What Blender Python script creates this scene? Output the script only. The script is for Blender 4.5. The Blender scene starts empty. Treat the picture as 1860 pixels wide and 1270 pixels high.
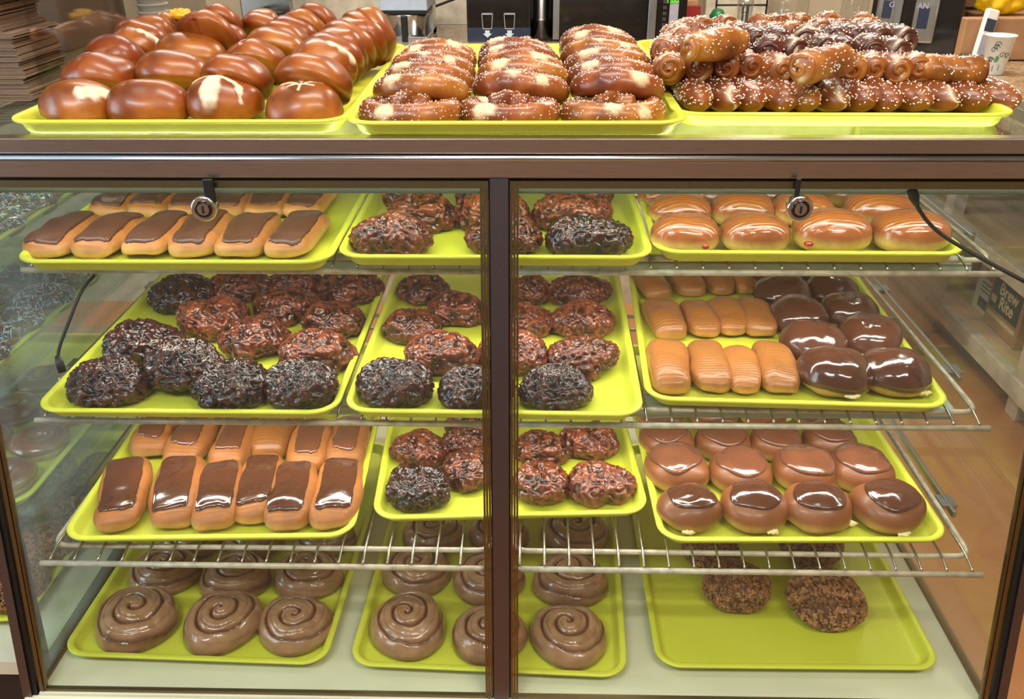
import bpy, bmesh, math, random
import numpy as np
from mathutils import Vector, Matrix, Euler
R = math.radians
SC = bpy.context.scene
COL = SC.collection

# ------------------------------------------------------------------ camera
CAMZ = 1.6
FPX, PITCH, YAW, ROLL = 1590.9, R(27.714), R(1.62), R(-0.385)
cam_d = bpy.data.cameras.new('camera')
cam_d.sensor_width = 36.0
cam_d.lens = FPX / 1860 * 36.0
cam_d.clip_start = 0.02
cam = bpy.data.objects.new('camera', cam_d)
COL.objects.link(cam)
_cy, _sy = math.cos(YAW), math.sin(YAW)
ax = Vector((_cy, _sy, 0))
fw0 = Vector((-_sy, _cy, 0))
fwd = fw0 * math.cos(PITCH) + Vector((0, 0, -math.sin(PITCH)))
up0 = fw0 * math.sin(PITCH) + Vector((0, 0, math.cos(PITCH)))
rt = ax * math.cos(ROLL) + up0 * math.sin(ROLL)
up = -ax * math.sin(ROLL) + up0 * math.cos(ROLL)
cam.matrix_world = Matrix(((rt.x, up.x, -fwd.x, 0), (rt.y, up.y, -fwd.y, 0), (rt.z, up.z, -fwd.z, CAMZ), (0, 0, 0, 1)))
SC.camera = cam

def at(px, py, z=None, y=None, x=None):
    """point of a known plane (world x, y or z) seen at a photo pixel"""
    d = fwd + rt * ((px - 930) / FPX) + up * ((635 - py) / FPX)
    if z is not None: k = (z - CAMZ) / d.z
    elif y is not None: k = y / d.y
    else: k = x / d.x
    return Vector((d.x * k, d.y * k, CAMZ + d.z * k))

def mpp(p):
    """metres per photo pixel at a world point"""
    return (Vector(p) - Vector((0, 0, CAMZ))).dot(fwd) / FPX

# ------------------------------------------------------------------ world, lights, exposure
SC.view_settings.view_transform = 'Standard'
SC.view_settings.look = 'None'
SC.view_settings.gamma = 1.0
SC.view_settings.exposure = 0.0
w = bpy.data.worlds.new('daylight'); SC.world = w
w.use_nodes = True
w.node_tree.nodes['Background'].inputs[0].default_value = (0.62, 0.80, 1.0, 1)
w.node_tree.nodes['Background'].inputs[1].default_value = 2.2

def area(name, loc, size, rot, energy, color, shape='RECTANGLE'):
    l = bpy.data.lights.new(name, 'AREA'); l.shape = shape
    l.size, l.size_y = size; l.energy = energy; l.color = color
    o = bpy.data.objects.new(name, l); o.location = loc; o.rotation_euler = rot
    COL.objects.link(o); return o
WARM = (1.0, 0.83, 0.62)
# ceiling troffers (their light), one per ceiling fixture built below
CEIL = [(-0.9, -0.3), (0.9, -0.3), (-0.9, 3.0), (0.9, 3.0), (0.0, 1.15)]
for i, (x, y) in enumerate(CEIL):
    area('ceiling_lamp', (x, y, 2.73), (1.1, 0.28), (0, 0, 0), (38, 40, 28, 48, 22)[i], (1.0, 0.90, 0.78) if i != 0 else (0.92, 0.96, 1.0))
# daylight through the shop window on the customer side, left
area('window_daylight', (-2.93, 0.2, 1.6), (1.8, 1.3), (0, R(-90), 0), 45, (0.70, 0.86, 1.0))

# ------------------------------------------------------------------ node helpers / materials
def lin(c):
    return tuple(((v / 255) / 12.92 if v / 255 <= 0.04045 else ((v / 255 + 0.055) / 1.055) ** 2.4) for v in c) + (1,)

class NT:
    def __init__(s, name):
        s.m = bpy.data.materials.new(name); s.m.use_nodes = True
        s.t = s.m.node_tree; s.n = s.t.nodes; s.b = s.n['Principled BSDF']
        s.out = s.n['Material Output']
    def new(s, typ, **k):
        n = s.n.new(typ)
        for a, v in k.items():
            if a.startswith('i_'): n.inputs[a[2:].replace('_', ' ')].default_value = v
            else: setattr(n, a, v)
        return n
    def link(s, a, b): s.t.links.new(a, b)
    def co(s, scale=(1, 1, 1)):
        tc = s.new('ShaderNodeTexCoord'); mp = s.new('ShaderNodeMapping')
        mp.inputs['Scale'].default_value = scale
        s.link(tc.outputs['Object'], mp.inputs[0]); return mp.outputs[0]
    def noise(s, scale, detail=3, rough=.55, vec=None, dist=0):
        n = s.new('ShaderNodeTexNoise'); n.inputs['Scale'].default_value = scale
        n.inputs['Detail'].default_value = detail; n.inputs['Roughness'].default_value = rough
        n.inputs['Distortion'].default_value = dist
        s.link(vec if vec is not None else s.co(), n.inputs['Vector']); return n.outputs['Fac']
    def ramp(s, fac, stops):
        r = s.new('ShaderNodeValToRGB'); e = r.color_ramp.elements
        while len(e) < len(stops): e.new(0.5)
        for i, (p, c) in enumerate(stops):
            e[i].position = p; e[i].color = c
        s.link(fac, r.inputs[0]); return r.outputs[0]
    def mix(s, fac, a, b, mode='MIX'):
        n = s.new('ShaderNodeMix'); n.data_type = 'RGBA'; n.blend_type = mode
        if isinstance(fac, (int, float)): n.inputs[0].default_value = fac
        else: s.link(fac, n.inputs[0])
        for i, v in ((6, a), (7, b)):
            if isinstance(v, tuple): n.inputs[i].default_value = v
            else: s.link(v, n.inputs[i])
        return n.outputs[2]
    def math(s, op, a, b=None, clamp=False):
        n = s.new('ShaderNodeMath'); n.operation = op; n.use_clamp = clamp
        for i, v in enumerate((a, b)):
            if v is None: continue
            if isinstance(v, (int, float)): n.inputs[i].default_value = v
            else: s.link(v, n.inputs[i])
        return n.outputs[0]
    def bump(s, h, strength=.3, dist=.001):
        n = s.new('ShaderNodeBump'); n.inputs['Strength'].default_value = strength
        n.inputs['Distance'].default_value = dist
        s.link(h, n.inputs['Height']); s.link(n.outputs[0], s.b.inputs['Normal'])
    def rnd(s):
        return s.new('ShaderNodeObjectInfo').outputs['Random']
    def set(s, col=None, rough=None, metal=None, coat=None, coatr=None, sss=None, spec=None):
        if col is not None:
            if isinstance(col, tuple): s.b.inputs['Base Color'].default_value = col
            else: s.link(col, s.b.inputs['Base Color'])
        if rough is not None:
            if isinstance(rough, (int, float)): s.b.inputs['Roughness'].default_value = rough
            else: s.link(rough, s.b.inputs['Roughness'])
        if metal is not None: s.b.inputs['Metallic'].default_value = metal
        if coat is not None: s.b.inputs['Coat Weight'].default_value = coat
        if coatr is not None: s.b.inputs['Coat Roughness'].default_value = coatr
        if spec is not None: s.b.inputs['Specular IOR Level'].default_value = spec
        if sss is not None:
            s.b.inputs['Subsurface Weight'].default_value = sss
            s.b.inputs['Subsurface Scale'].default_value = 0.004
        return s.m

def plain(name, c, rough=.5, metal=0, coat=None, vary=.06, scale=30, bump=0, coatr=.05):
    t = NT(name); n = t.noise(scale, 4)
    col = lin(c)
    lo = tuple(v * (1 - vary * 2) for v in col[:3]) + (1,); hi = tuple(min(1, v * (1 + vary * 2)) for v in col[:3]) + (1,)
    t.set(t.ramp(n, [(.3, lo), (.7, hi)]), rough, metal, coat, coatr)
    if bump: t.bump(n, bump, .001)
    return t.m

def thin_glass(name, tint=(.93, .98, .95, 1), base=.045, gain=.55, rough=0.0, dust=0):
    t = NT(name); t.n.remove(t.b)
    tr = t.new('ShaderNodeBsdfTransparent'); tr.inputs[0].default_value = tint
    gl = t.new('ShaderNodeBsdfGlossy'); gl.inputs['Roughness'].default_value = rough
    lw = t.new('ShaderNodeLayerWeight'); lw.inputs[0].default_value = .5
    f = t.math('POWER', lw.outputs['Facing'], 4.0); f = t.math('MULTIPLY', f, gain); f = t.math('ADD', f, base, True)
    mx = t.new('ShaderNodeMixShader'); t.link(f, mx.inputs[0]); t.link(tr.outputs[0], mx.inputs[1]); t.link(gl.outputs[0], mx.inputs[2])
    if dust:      # fine dust film with wipe streaks
        df = t.new('ShaderNodeBsdfDiffuse'); df.inputs[0].default_value = (.85, .92, .95, 1)
        tl = t.new('ShaderNodeBsdfTranslucent'); tl.inputs[0].default_value = (.85, .92, .95, 1)
        d2 = t.new('ShaderNodeMixShader'); t.link(df.outputs[0], d2.inputs[1]); t.link(tl.outputs[0], d2.inputs[2])
        m2 = t.new('ShaderNodeMixShader'); t.link(t.math('MULTIPLY', t.math('ADD', t.noise(3, 4), .35), dust), m2.inputs[0])
        t.link(mx.outputs[0], m2.inputs[1]); t.link(d2.outputs[0], m2.inputs[2]); mx = m2
    t.link(mx.outputs[0], t.out.inputs[0]); return t.m

def emit(name, c, s):
    t = NT(name); t.n.remove(t.b)
    e = t.new('ShaderNodeEmission'); e.inputs[0].default_value = c; e.inputs[1].default_value = s
    t.link(e.outputs[0], t.out.inputs[0]); return t.m

M = {}
# pretzel crust: lye-brown, mottled; 'mask' = pale split dough; shine
def crust(name, dark, mid, light, pale=(238, 220, 188), rough=.28, coat=.35, sc=14):
    t = NT(name)
    n1 = t.noise(sc, 3, .5); n2 = t.noise(160, 3)
    c = t.ramp(n1, [(.32, lin(dark)), (.54, lin(mid)), (.78, lin(light))])
    r = t.rnd()
    hs = t.new('ShaderNodeHueSaturation'); hs.inputs['Saturation'].default_value = 1.0
    t.link(t.math('ADD', t.math('MULTIPLY', r, .42), .70), hs.inputs['Value'])
    t.link(t.math('ADD', t.math('MULTIPLY', r, .022), .489), hs.inputs['Hue'])
    t.link(c, hs.inputs['Color']); c = hs.outputs[0]
    c = t.mix(t.math('MULTIPLY', n2, .35), c, lin(dark))
    a = t.new('ShaderNodeAttribute'); a.attribute_name = 'mask'
    pl = t.ramp(t.noise(90, 4), [(.35, lin(tuple(int(v * .86) for v in pale))), (.65, lin(pale))])
    c = t.mix(a.outputs['Fac'], c, pl)
    rg = t.math('ADD', t.math('MULTIPLY', a.outputs['Fac'], .45), rough, True)
    t.set(c, rg, 0, coat, .18, .08)
    t.bump(t.math('ADD', n2, t.math('MULTIPLY', t.noise(420, 2), .4)), .18, .0008)
    return t.m
M['bun'] = crust('pretzel_bun_crust', (84, 34, 6), (152, 72, 14), (200, 122, 40), rough=.36, coat=.2)
M['pretzel'] = crust('soft_pretzel_crust', (98, 46, 14), (160, 86, 28), (206, 138, 58), pale=(238, 212, 170), rough=.36, coat=.15)
M['stick'] = crust('pretzel_stick_crust', (96, 46, 14), (168, 96, 32), (214, 148, 66), rough=.36, coat=.15)
M['stick_dark'] = crust('dark_pretzel_stick_crust', (50, 20, 10), (94, 42, 20), (146, 78, 36), rough=.34, coat=.2)
M['salt'] = plain('coarse_salt', (250, 246, 236), .45, vary=.02)

def dough(name, top, side, pale, zlo, zhi, rough=.5, coat=.0, ridges=False, bump=.15):
    t = NT(name)
    tc = t.new('ShaderNodeTexCoord'); sp = t.new('ShaderNodeSeparateXYZ'); t.link(tc.outputs['Object'], sp.inputs[0])
    n = t.noise(40, 3); nb = t.noise(9, 2)
    z = t.math('ADD', sp.outputs['Z'], t.math('MULTIPLY', t.math('SUBTRACT', nb, .5), .014))
    mr = t.new('ShaderNodeMapRange'); mr.inputs[1].default_value = zlo; mr.inputs[2].default_value = zhi
    t.link(z, mr.inputs[0])
    c = t.ramp(mr.outputs[0], [(0.0, lin(side)), (.30, lin(pale)), (.5, lin(side)), (1.0, lin(top))])
    c = t.mix(t.math('MULTIPLY', t.math('POWER', t.noise(24, 5, .65, dist=.8), 1.6), .95, True), c, lin(tuple(int(v * .70) for v in side)))
    r = t.rnd(); hs = t.new('ShaderNodeHueSaturation')
    t.link(t.math('ADD', t.math('MULTIPLY', r, .2), .9), hs.inputs['Value']); t.link(c, hs.inputs['Color'])
    t.set(hs.outputs[0], rough, 0, coat, .08, .12)
    h = t.noise(260, 3)
    if ridges:
        wv = t.new('ShaderNodeTexWave'); wv.bands_direction = 'Y'; wv.inputs['Scale'].default_value = 55
        wv.inputs['Distortion'].default_value = 2.5; wv.inputs['Detail'].default_value = 1
        t.link(t.co(), wv.inputs['Vector'])
        h = t.math('ADD', t.math('MULTIPLY', h, .5), wv.outputs['Fac'])
    t.bump(h, bump, .0012)
    return t.m
M['john'] = dough('long_john_dough', (180, 110, 52), (186, 116, 58), (220, 174, 100), 0, .05, ridges=True, bump=.22)
M['john_plain'] = dough('plain_long_john_dough', (166, 100, 42), (178, 112, 52), (202, 146, 72), 0, .05, .40, .2, ridges=True, bump=.3)
M['round'] = dough('round_donut_dough', (132, 76, 40), (146, 86, 46), (206, 164, 90), 0, .055, .42, .12)
M['glazed'] = dough('glazed_donut_dough', (156, 84, 40), (170, 96, 48), (220, 188, 116), 0, .062, .22, .8, ridges=True, bump=.4)
def choc(name, c, rough, wob=.3):
    t = NT(name)
    n = t.noise(18, 2); v = lin(c)
    cc = t.ramp(n, [(.3, tuple(x * .82 for x in v[:3]) + (1,)), (.75, tuple(min(1, x * 1.25) for x in v[:3]) + (1,))])
    t.set(cc, rough, 0, .55, .06)
    t.bump(t.noise(38, 3), wob * 1.5, .003)
    return t.m
M['choc_matte'] = choc('chocolate_icing_matte', (84, 48, 35), .42, .3)
M['choc_matte'].node_tree.nodes['Principled BSDF'].inputs['Coat Weight'].default_value = .12
M['choc_gloss'] = choc('chocolate_icing_glossy', (82, 46, 32), .16, .32)
M['choc_milk'] = choc('milk_chocolate_icing', (112, 66, 46), .2, .22)
# fritter
def fritter_mat(name, dk, md, lt):
    t = NT(name)
    n = t.noise(55, 4, .6, dist=.6); n2 = t.noise(22, 2)
    a = t.new('ShaderNodeAttribute'); a.attribute_name = 'mask'
    f = t.math('ADD', t.math('MULTIPLY', a.outputs['Fac'], .62), t.math('MULTIPLY', n, .5))
    c = t.ramp(f, [(.30, lin(dk)), (.58, lin(md)), (.86, lin(lt))])
    r = t.rnd(); hs = t.new('ShaderNodeHueSaturation')
    t.link(t.math('ADD', t.math('MULTIPLY', r, .5), .75), hs.inputs['Value']); t.link(c, hs.inputs['Color'])
    vo = t.new('ShaderNodeTexVoronoi'); vo.inputs['Scale'].default_value = 120; t.link(t.co(), vo.inputs['Vector'])
    t.set(hs.outputs[0], .15, 0, .25, .04)
    t.bump(t.math('ADD', t.noise(95, 3, .6, dist=1.2), t.math('MULTIPLY', vo.outputs['Distance'], .5)), .38, .003)
    return t.m
M['fritter'] = fritter_mat('fritter_crust', (30, 14, 11), (72, 33, 22), (132, 66, 40))
M['fritter_dark'] = fritter_mat('fritter_crust_dark', (12, 6, 7), (32, 15, 14), (76, 38, 28))
# swirl roll
def swirl_mat():
    t = NT('swirl_roll_glazed')
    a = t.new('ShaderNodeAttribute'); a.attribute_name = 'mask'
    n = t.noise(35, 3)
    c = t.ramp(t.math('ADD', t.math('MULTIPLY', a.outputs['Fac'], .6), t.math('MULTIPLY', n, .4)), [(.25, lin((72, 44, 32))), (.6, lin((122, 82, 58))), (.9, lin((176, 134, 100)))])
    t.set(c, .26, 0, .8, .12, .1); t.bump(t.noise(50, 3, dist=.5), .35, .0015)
    return t.m
M['swirl'] = swirl_mat()
M['nut_base'] = plain('nut_donut_dough', (92, 56, 36), .6, vary=.1)
M['nuts'] = plain('chopped_nuts', (160, 114, 74), .6, vary=.34, scale=110)
M['sprinkle'] = None
def sprinkle_mat():
    t = NT('rainbow_sprinkles')
    a = t.new('ShaderNodeAttribute'); a.attribute_name = 'mask'
    rp = t.new('ShaderNodeValToRGB'); rp.color_ramp.interpolation = 'CONSTANT'
    cols = [(.0, (235, 235, 240)), (.3, (196, 88, 120)), (.45, (120, 160, 220)), (.6, (245, 245, 245)), (.74, (120, 190, 150)), (.86, (205, 70, 60))]
    e = rp.color_ramp.elements
    while len(e) < len(cols): e.new(.5)
    for i, (p, c) in enumerate(cols): e[i].position = p; e[i].color = lin(c)
    t.link(a.outputs['Fac'], rp.inputs[0]); t.set(rp.outputs[0], .4); return t.m
M['sprinkle'] = sprinkle_mat()
M['cream'] = plain('cream_filling', (236, 214, 160), .45, vary=.03)
M['jelly'] = plain('red_jelly', (150, 16, 12), .12, coat=.8)
M['cheese'] = plain('melted_cheese', (244, 180, 40), .4, vary=.08)
# tray
def tray_mat():
    t = NT('lime_fiberglass')
    n = t.noise(6, 3, vec=t.co((1, .25, 1))); n2 = t.noise(240, 2)
    c = t.ramp(n, [(.3, lin((206, 210, 58))), (.7, lin((220, 224, 76)))])
    t.set(c, .42, 0, .1, .2)
    t.b.inputs['Subsurface Weight'].default_value = .0
    # fibreglass lets some light through
    tl = t.new('ShaderNodeBsdfTranslucent'); tl.inputs[0].default_value = lin((236, 238, 80))
    mx = t.new('ShaderNodeMixShader'); mx.inputs[0].default_value = .09
    t.link(t.b.outputs[0], mx.inputs[1]); t.link(tl.outputs[0], mx.inputs[2]); t.link(mx.outputs[0], t.out.inputs[0])
    t.bump(n2, .08, .0006)
    return t.m
M['tray'] = tray_mat()
def brushed(name, c, rough=.28, streak=(1, 40, 40)):
    t = NT(name); n = t.noise(30, 4, vec=t.co(streak))
    v = lin(c)
    t.set(t.ramp(n, [(.3, tuple(x * .85 for x in v[:3]) + (1,)), (.7, v)]), t.math('ADD', t.math('MULTIPLY', n, .12), rough - .06), 1.0)
    t.bump(n, .06, .0005); return t.m
M['rail'] = brushed('brushed_bronze_rail', (186, 174, 168), .30)
M['postm'] = brushed('brushed_post_metal', (112, 106, 112), .36, (40, 40, 1))
M['gold'] = brushed('bronze_anodized_frame', (128, 114, 84), .34, (30, 30, 1))
M['alu'] = brushed('aluminium', (176, 178, 182), .3)
M['steel'] = plain('stainless_steel', (190, 192, 194), .22, 1.0, vary=.04)
M['chrome'] = plain('chrome', (200, 200, 200), .1, 1.0, vary=.01)
M['black'] = plain('black_rubber', (14, 13, 13), .5, vary=.1)
M['blackgloss'] = plain('black_gloss_plastic', (20, 15, 16), .15, coat=.5)
M['wire'] = plain('cream_coated_wire', (176, 166, 146), .38, coat=.2, vary=.14, scale=60, bump=.1)
M['wirechrome'] = plain('worn_chrome_wire', (170, 164, 150), .26, .9, vary=.15)
M['white_panel'] = plain('white_laminate', (206, 204, 178), .25, coat=.3, vary=.03, scale=6)
M['greybox'] = plain('grey_green_lamp_housing', (158, 176, 160), .4, vary=.03)
M['glass'] = thin_glass('clear_glass', (.97, .995, .98, 1), .025, .5, dust=.006)
M['glass_side'] = thin_glass('side_glass', (.90, .965, .955, 1), .06, .5, dust=.09)
M['glass_side_r'] = thin_glass('right_side_glass', (.95, .975, .96, 1), .035, .5, dust=.025)
M['glass_top'] = thin_glass('top_glass', (.92, .98, .94, 1), .05, .7)
M['acrylic'] = thin_glass('scratched_acrylic', (.93, .92, .90, 1), .10, .5, .04)
M['glass_edge'] = plain('green_glass_edge', (120, 170, 150), .1, coat=1, vary=.05)
def lens_mat():
    t = NT('frosted_green_lens'); t.set(lin((150, 168, 150)), .4)
    tl = t.new('ShaderNodeBsdfTranslucent'); tl.inputs[0].default_value = lin((146, 150, 138))
    mx = t.new('ShaderNodeMixShader'); mx.inputs[0].default_value = .5
    t.link(t.b.outputs[0], mx.inputs[1]); t.link(tl.outputs[0], mx.inputs[2]); t.link(mx.outputs[0], t.out.inputs[0]); return t.m
M['lens'] = lens_mat()
M['jar_glass'] = thin_glass('jar_glass', (.93, .94, .93, 1), .08, .8)
M['lamp_emit'] = emit('led_diffuser', (1, .95, .86, 1), 29)
M['tube_emit'] = emit('tube_lamp_glass', (1, .96, .88, 1), 21)
M['kraft'] = plain('kraft_cardboard', (176, 134, 96), .8, vary=.08, scale=12)
M['kraft_dark'] = plain('kraft_paper_bag', (124, 100, 80), .85, vary=.15, scale=8)
M['kraft_brown'] = plain('brown_carton', (104, 84, 66), .8, vary=.12, scale=6)
M['white_paint'] = plain('worn_white_paint', (206, 198, 180), .6, vary=.12, scale=14, bump=.2)
M['wood'] = plain('pale_shelf_board', (214, 186, 146), .6, vary=.08, scale=5)
M['paper'] = plain('white_paper_label', (228, 226, 222), .7, vary=.02)
M['ink'] = plain('printed_ink', (60, 54, 54), .7)
M['green_ink'] = plain('dark_green_print', (58, 74, 44), .7)
M['cream_ink'] = plain('cream_print', (224, 206, 160), .7)
M['orange_ink'] = plain('orange_brown_print', (176, 96, 40), .7)
M['yellow'] = plain('yellow_bag', (238, 196, 18), .5, vary=.08)
M['red'] = plain('red_box', (140, 30, 26), .5)
M['bucket'] = plain('grey_plastic_bucket', (160, 158, 150), .5, vary=.05)
M['lcd_green'] = emit('green_display_digits', lin((110, 220, 40)), 1.2)
M['blue_lbl'] = plain('blue_label', (96, 150, 190), .6)
M['greenleaf'] = plain('green_leaf_print', (86, 150, 96), .6)
M['wall'] = plain('cream_wall_paint', (190, 176, 152), .7, vary=.03, scale=4)
M['ceilm'] = plain('ceiling_tile', (214, 210, 200), .9, vary=.02)
M['bluegrey'] = plain('brewer_grey_blue_enamel', (176, 192, 210), .35, vary=.04)
M['greenplastic'] = plain('green_plastic', (20, 110, 60), .4)
def floor_mat():
    t = NT('tan_speckled_floor')
    n = t.noise(9, 4); v = t.new('ShaderNodeTexVoronoi'); v.inputs['Scale'].default_value = 160; t.link(t.co(), v.inputs['Vector'])
    c = t.ramp(n, [(.3, lin((182, 124, 76))), (.7, lin((200, 146, 96)))])
    c = t.mix(t.math('MULTIPLY', t.noise(220, 3), .7), c, lin((140, 84, 46)))
    t.set(c, .45, 0, .1); t.bump(v.outputs['Distance'], .1, .001); return t.m
M['floor'] = floor_mat()
def granite():
    t = NT('speckled_granite_laminate')
    c = t.ramp(t.noise(70, 5, .7), [(.35, lin((104, 84, 64))), (.5, lin((168, 144, 112))), (.66, lin((206, 186, 154)))])
    t.set(c, .25, 0, .3); return t.m
M['granite'] = granite()

# ------------------------------------------------------------------ mesh helpers
def mesh_np(name, V, F, mat, mask=None, smooth=True):
    me = bpy.data.meshes.new(name)
    me.from_pydata([tuple(v) for v in np.asarray(V, float)], [], [tuple(int(i) for i in f) for f in F])
    me.materials.append(mat)
    if smooth: me.polygons.foreach_set('use_smooth', [True] * len(me.polygons))
    if mask is not None:
        a = me.attributes.new('mask', 'FLOAT', 'POINT'); a.data.foreach_set('value', np.asarray(mask, np.float32))
    me.update(); return me

class MB:
    """collects shapes into one mesh"""
    def __init__(s): s.V = []; s.F = []
    def add(s, V, F):
        o = len(s.V); s.V += [tuple(v) for v in V]; s.F += [tuple(i + o for i in f) for f in F]; return s
    def box(s, a, b, bev=0, M4=None):
        a = Vector(a); b = Vector(b)
        bm = bmesh.new(); bmesh.ops.create_cube(bm, size=1)
        for v in bm.verts: v.co = Vector(((a.x + b.x) / 2 + v.co.x * (b.x - a.x), (a.y + b.y) / 2 + v.co.y * (b.y - a.y), (a.z + b.z) / 2 + v.co.z * (b.z - a.z)))
        if bev: bmesh.ops.bevel(bm, geom=bm.edges[:], offset=bev, segments=2, profile=.5, affect='EDGES')
        if M4 is not None: bm.transform(M4)
        bm.verts.index_update()
        s.add([v.co[:] for v in bm.verts], [[v.index for v in f.verts] for f in bm.faces]); bm.free(); return s
    def bar(s, p, q, w, h, upv=(0, 0, 1), bev=0):
        """rectangular bar from p to q"""
        p = Vector(p); q = Vector(q); d = (q - p); L = d.length; d.normalize()
        sx = d.cross(Vector(upv)).normalized(); u = sx.cross(d)
        m = Matrix(((sx.x, d.x, u.x, p.x), (sx.y, d.y, u.y, p.y), (sx.z, d.z, u.z, p.z), (0, 0, 0, 1)))
        return s.box((-w / 2, 0, -h / 2), (w / 2, L, h / 2), bev, m)
    def tube(s, pts, r, n=10, closed=False, caps=True):
        P = [Vector(p) for p in pts]; N = len(P); rr = r if hasattr(r, '__len__') else [r] * N
        V = []; F = []; prev = None
        for i in range(N):
            a = P[i - 1] if (i > 0 or closed) else P[i]; b = P[(i + 1) % N] if (i < N - 1 or closed) else P[i]
            d = (b - a).normalized()
            if prev is None:
                u = Vector((0, 0, 1)) if abs(d.z) < .9 else Vector((1, 0, 0))
                u = (u - d * u.dot(d)).normalized()
            else:
                u = prev - d * prev.dot(d)
                u = u.normalized() if u.length > 1e-6 else Vector((0, 0, 1))
            prev = u; w_ = d.cross(u)
            for k in range(n):
                t = 2 * math.pi * k / n
                V.append(P[i] + (u * math.cos(t) + w_ * math.sin(t)) * rr[i])
        for i in range(N if closed else N - 1):
            for k in range(n):
                a = i * n + k; b = i * n + (k + 1) % n; c = ((i + 1) % N) * n
                F.append((a, b, c + (k + 1) % n, c + k))
        if caps and not closed:
            F.append(tuple(range(n))[::-1]); F.append(tuple((N - 1) * n + k for k in range(n)))
        return s.add(V, F)
    def lathe(s, prof, n=32, c=(0, 0, 0), M4=None):
        V = []; F = []
        for (r, z) in prof:
            for k in range(n):
                t = 2 * math.pi * k / n; v = Vector((r * math.cos(t), r * math.sin(t), z))
                V.append((M4 @ v if M4 is not None else v) + Vector(c))
        m = len(prof)
        for i in range(m - 1):
            for k in range(n): F.append((i * n + k, i * n + (k + 1) % n, (i + 1) * n + (k + 1) % n, (i + 1) * n + k))
        if prof[0][0] > 1e-5: F.append(tuple(range(n))[::-1])
        if prof[-1][0] > 1e-5: F.append(tuple((m - 1) * n + k for k in range(n)))
        return s.add(V, F)
    def mesh(s, name, mat, smooth=False):
        me = mesh_np(name, s.V, s.F, mat, None, smooth)
        if smooth == 'auto' or smooth is False:
            pass
        return me
    def build(s, name, mat, parent=None, smooth=False, loc=(0, 0, 0)):
        return obj(name, s.mesh(name, mat, smooth), parent, loc)

def obj(name, me, parent=None, loc=(0, 0, 0), rot=(0, 0, 0)):
    o = bpy.data.objects.new(name, me); COL.objects.link(o)
    o.location = loc; o.rotation_euler = rot
    if parent is not None: o.parent = parent
    return o
def tag(o, label=None, cat=None, group=None, kind=None):
    if label: o['label'] = label
    if cat: o['category'] = cat
    if group: o['group'] = group
    if kind: o['kind'] = kind
    return o
def empty(name, loc=(0, 0, 0), rot=(0, 0, 0), parent=None):
    o = bpy.data.objects.new(name, None); COL.objects.link(o); o.location = loc; o.rotation_euler = rot
    o.empty_display_size = .02
    if parent: o.parent = parent
    return o
def smooth_by_angle(o, ang=35):
    me = o.data; me.polygons.foreach_set('use_smooth', [True] * len(me.polygons))
    bm = bmesh.new(); bm.from_mesh(me)
    for e in bm.edges:
        if len(e.link_faces) == 2 and e.calc_face_angle(0) > R(ang): e.smooth = False
    bm.to_mesh(me); bm.free(); return o

# ------------------------------------------------------------------ numpy noise
_rs = np.random.RandomState(7)
_perm = np.concatenate([_rs.permutation(256)] * 3)
_grad = _rs.normal(size=(256, 3)); _grad /= np.linalg.norm(_grad, axis=1)[:, None]
def perlin(P, sc=1, off=0):
    P = np.asarray(P) * sc + off * 17.31
    i = np.floor(P).astype(int); f = P - i; u = f * f * f * (f * (f * 6 - 15) + 10)
    r = 0
    for dx in (0, 1):
        for dy in (0, 1):
            for dz in (0, 1):
                h = _perm[_perm[_perm[(i[:, 0] + dx) & 255] + ((i[:, 1] + dy) & 255)] + ((i[:, 2] + dz) & 255)]
                g = (_grad[h] * (f - [dx, dy, dz])).sum(1)
                wx = u[:, 0] if dx else 1 - u[:, 0]; wy = u[:, 1] if dy else 1 - u[:, 1]; wz = u[:, 2] if dz else 1 - u[:, 2]
                r = r + g * wx * wy * wz
    return r
def sgp(v, e): return np.sign(v) * np.abs(v) ** e

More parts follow.
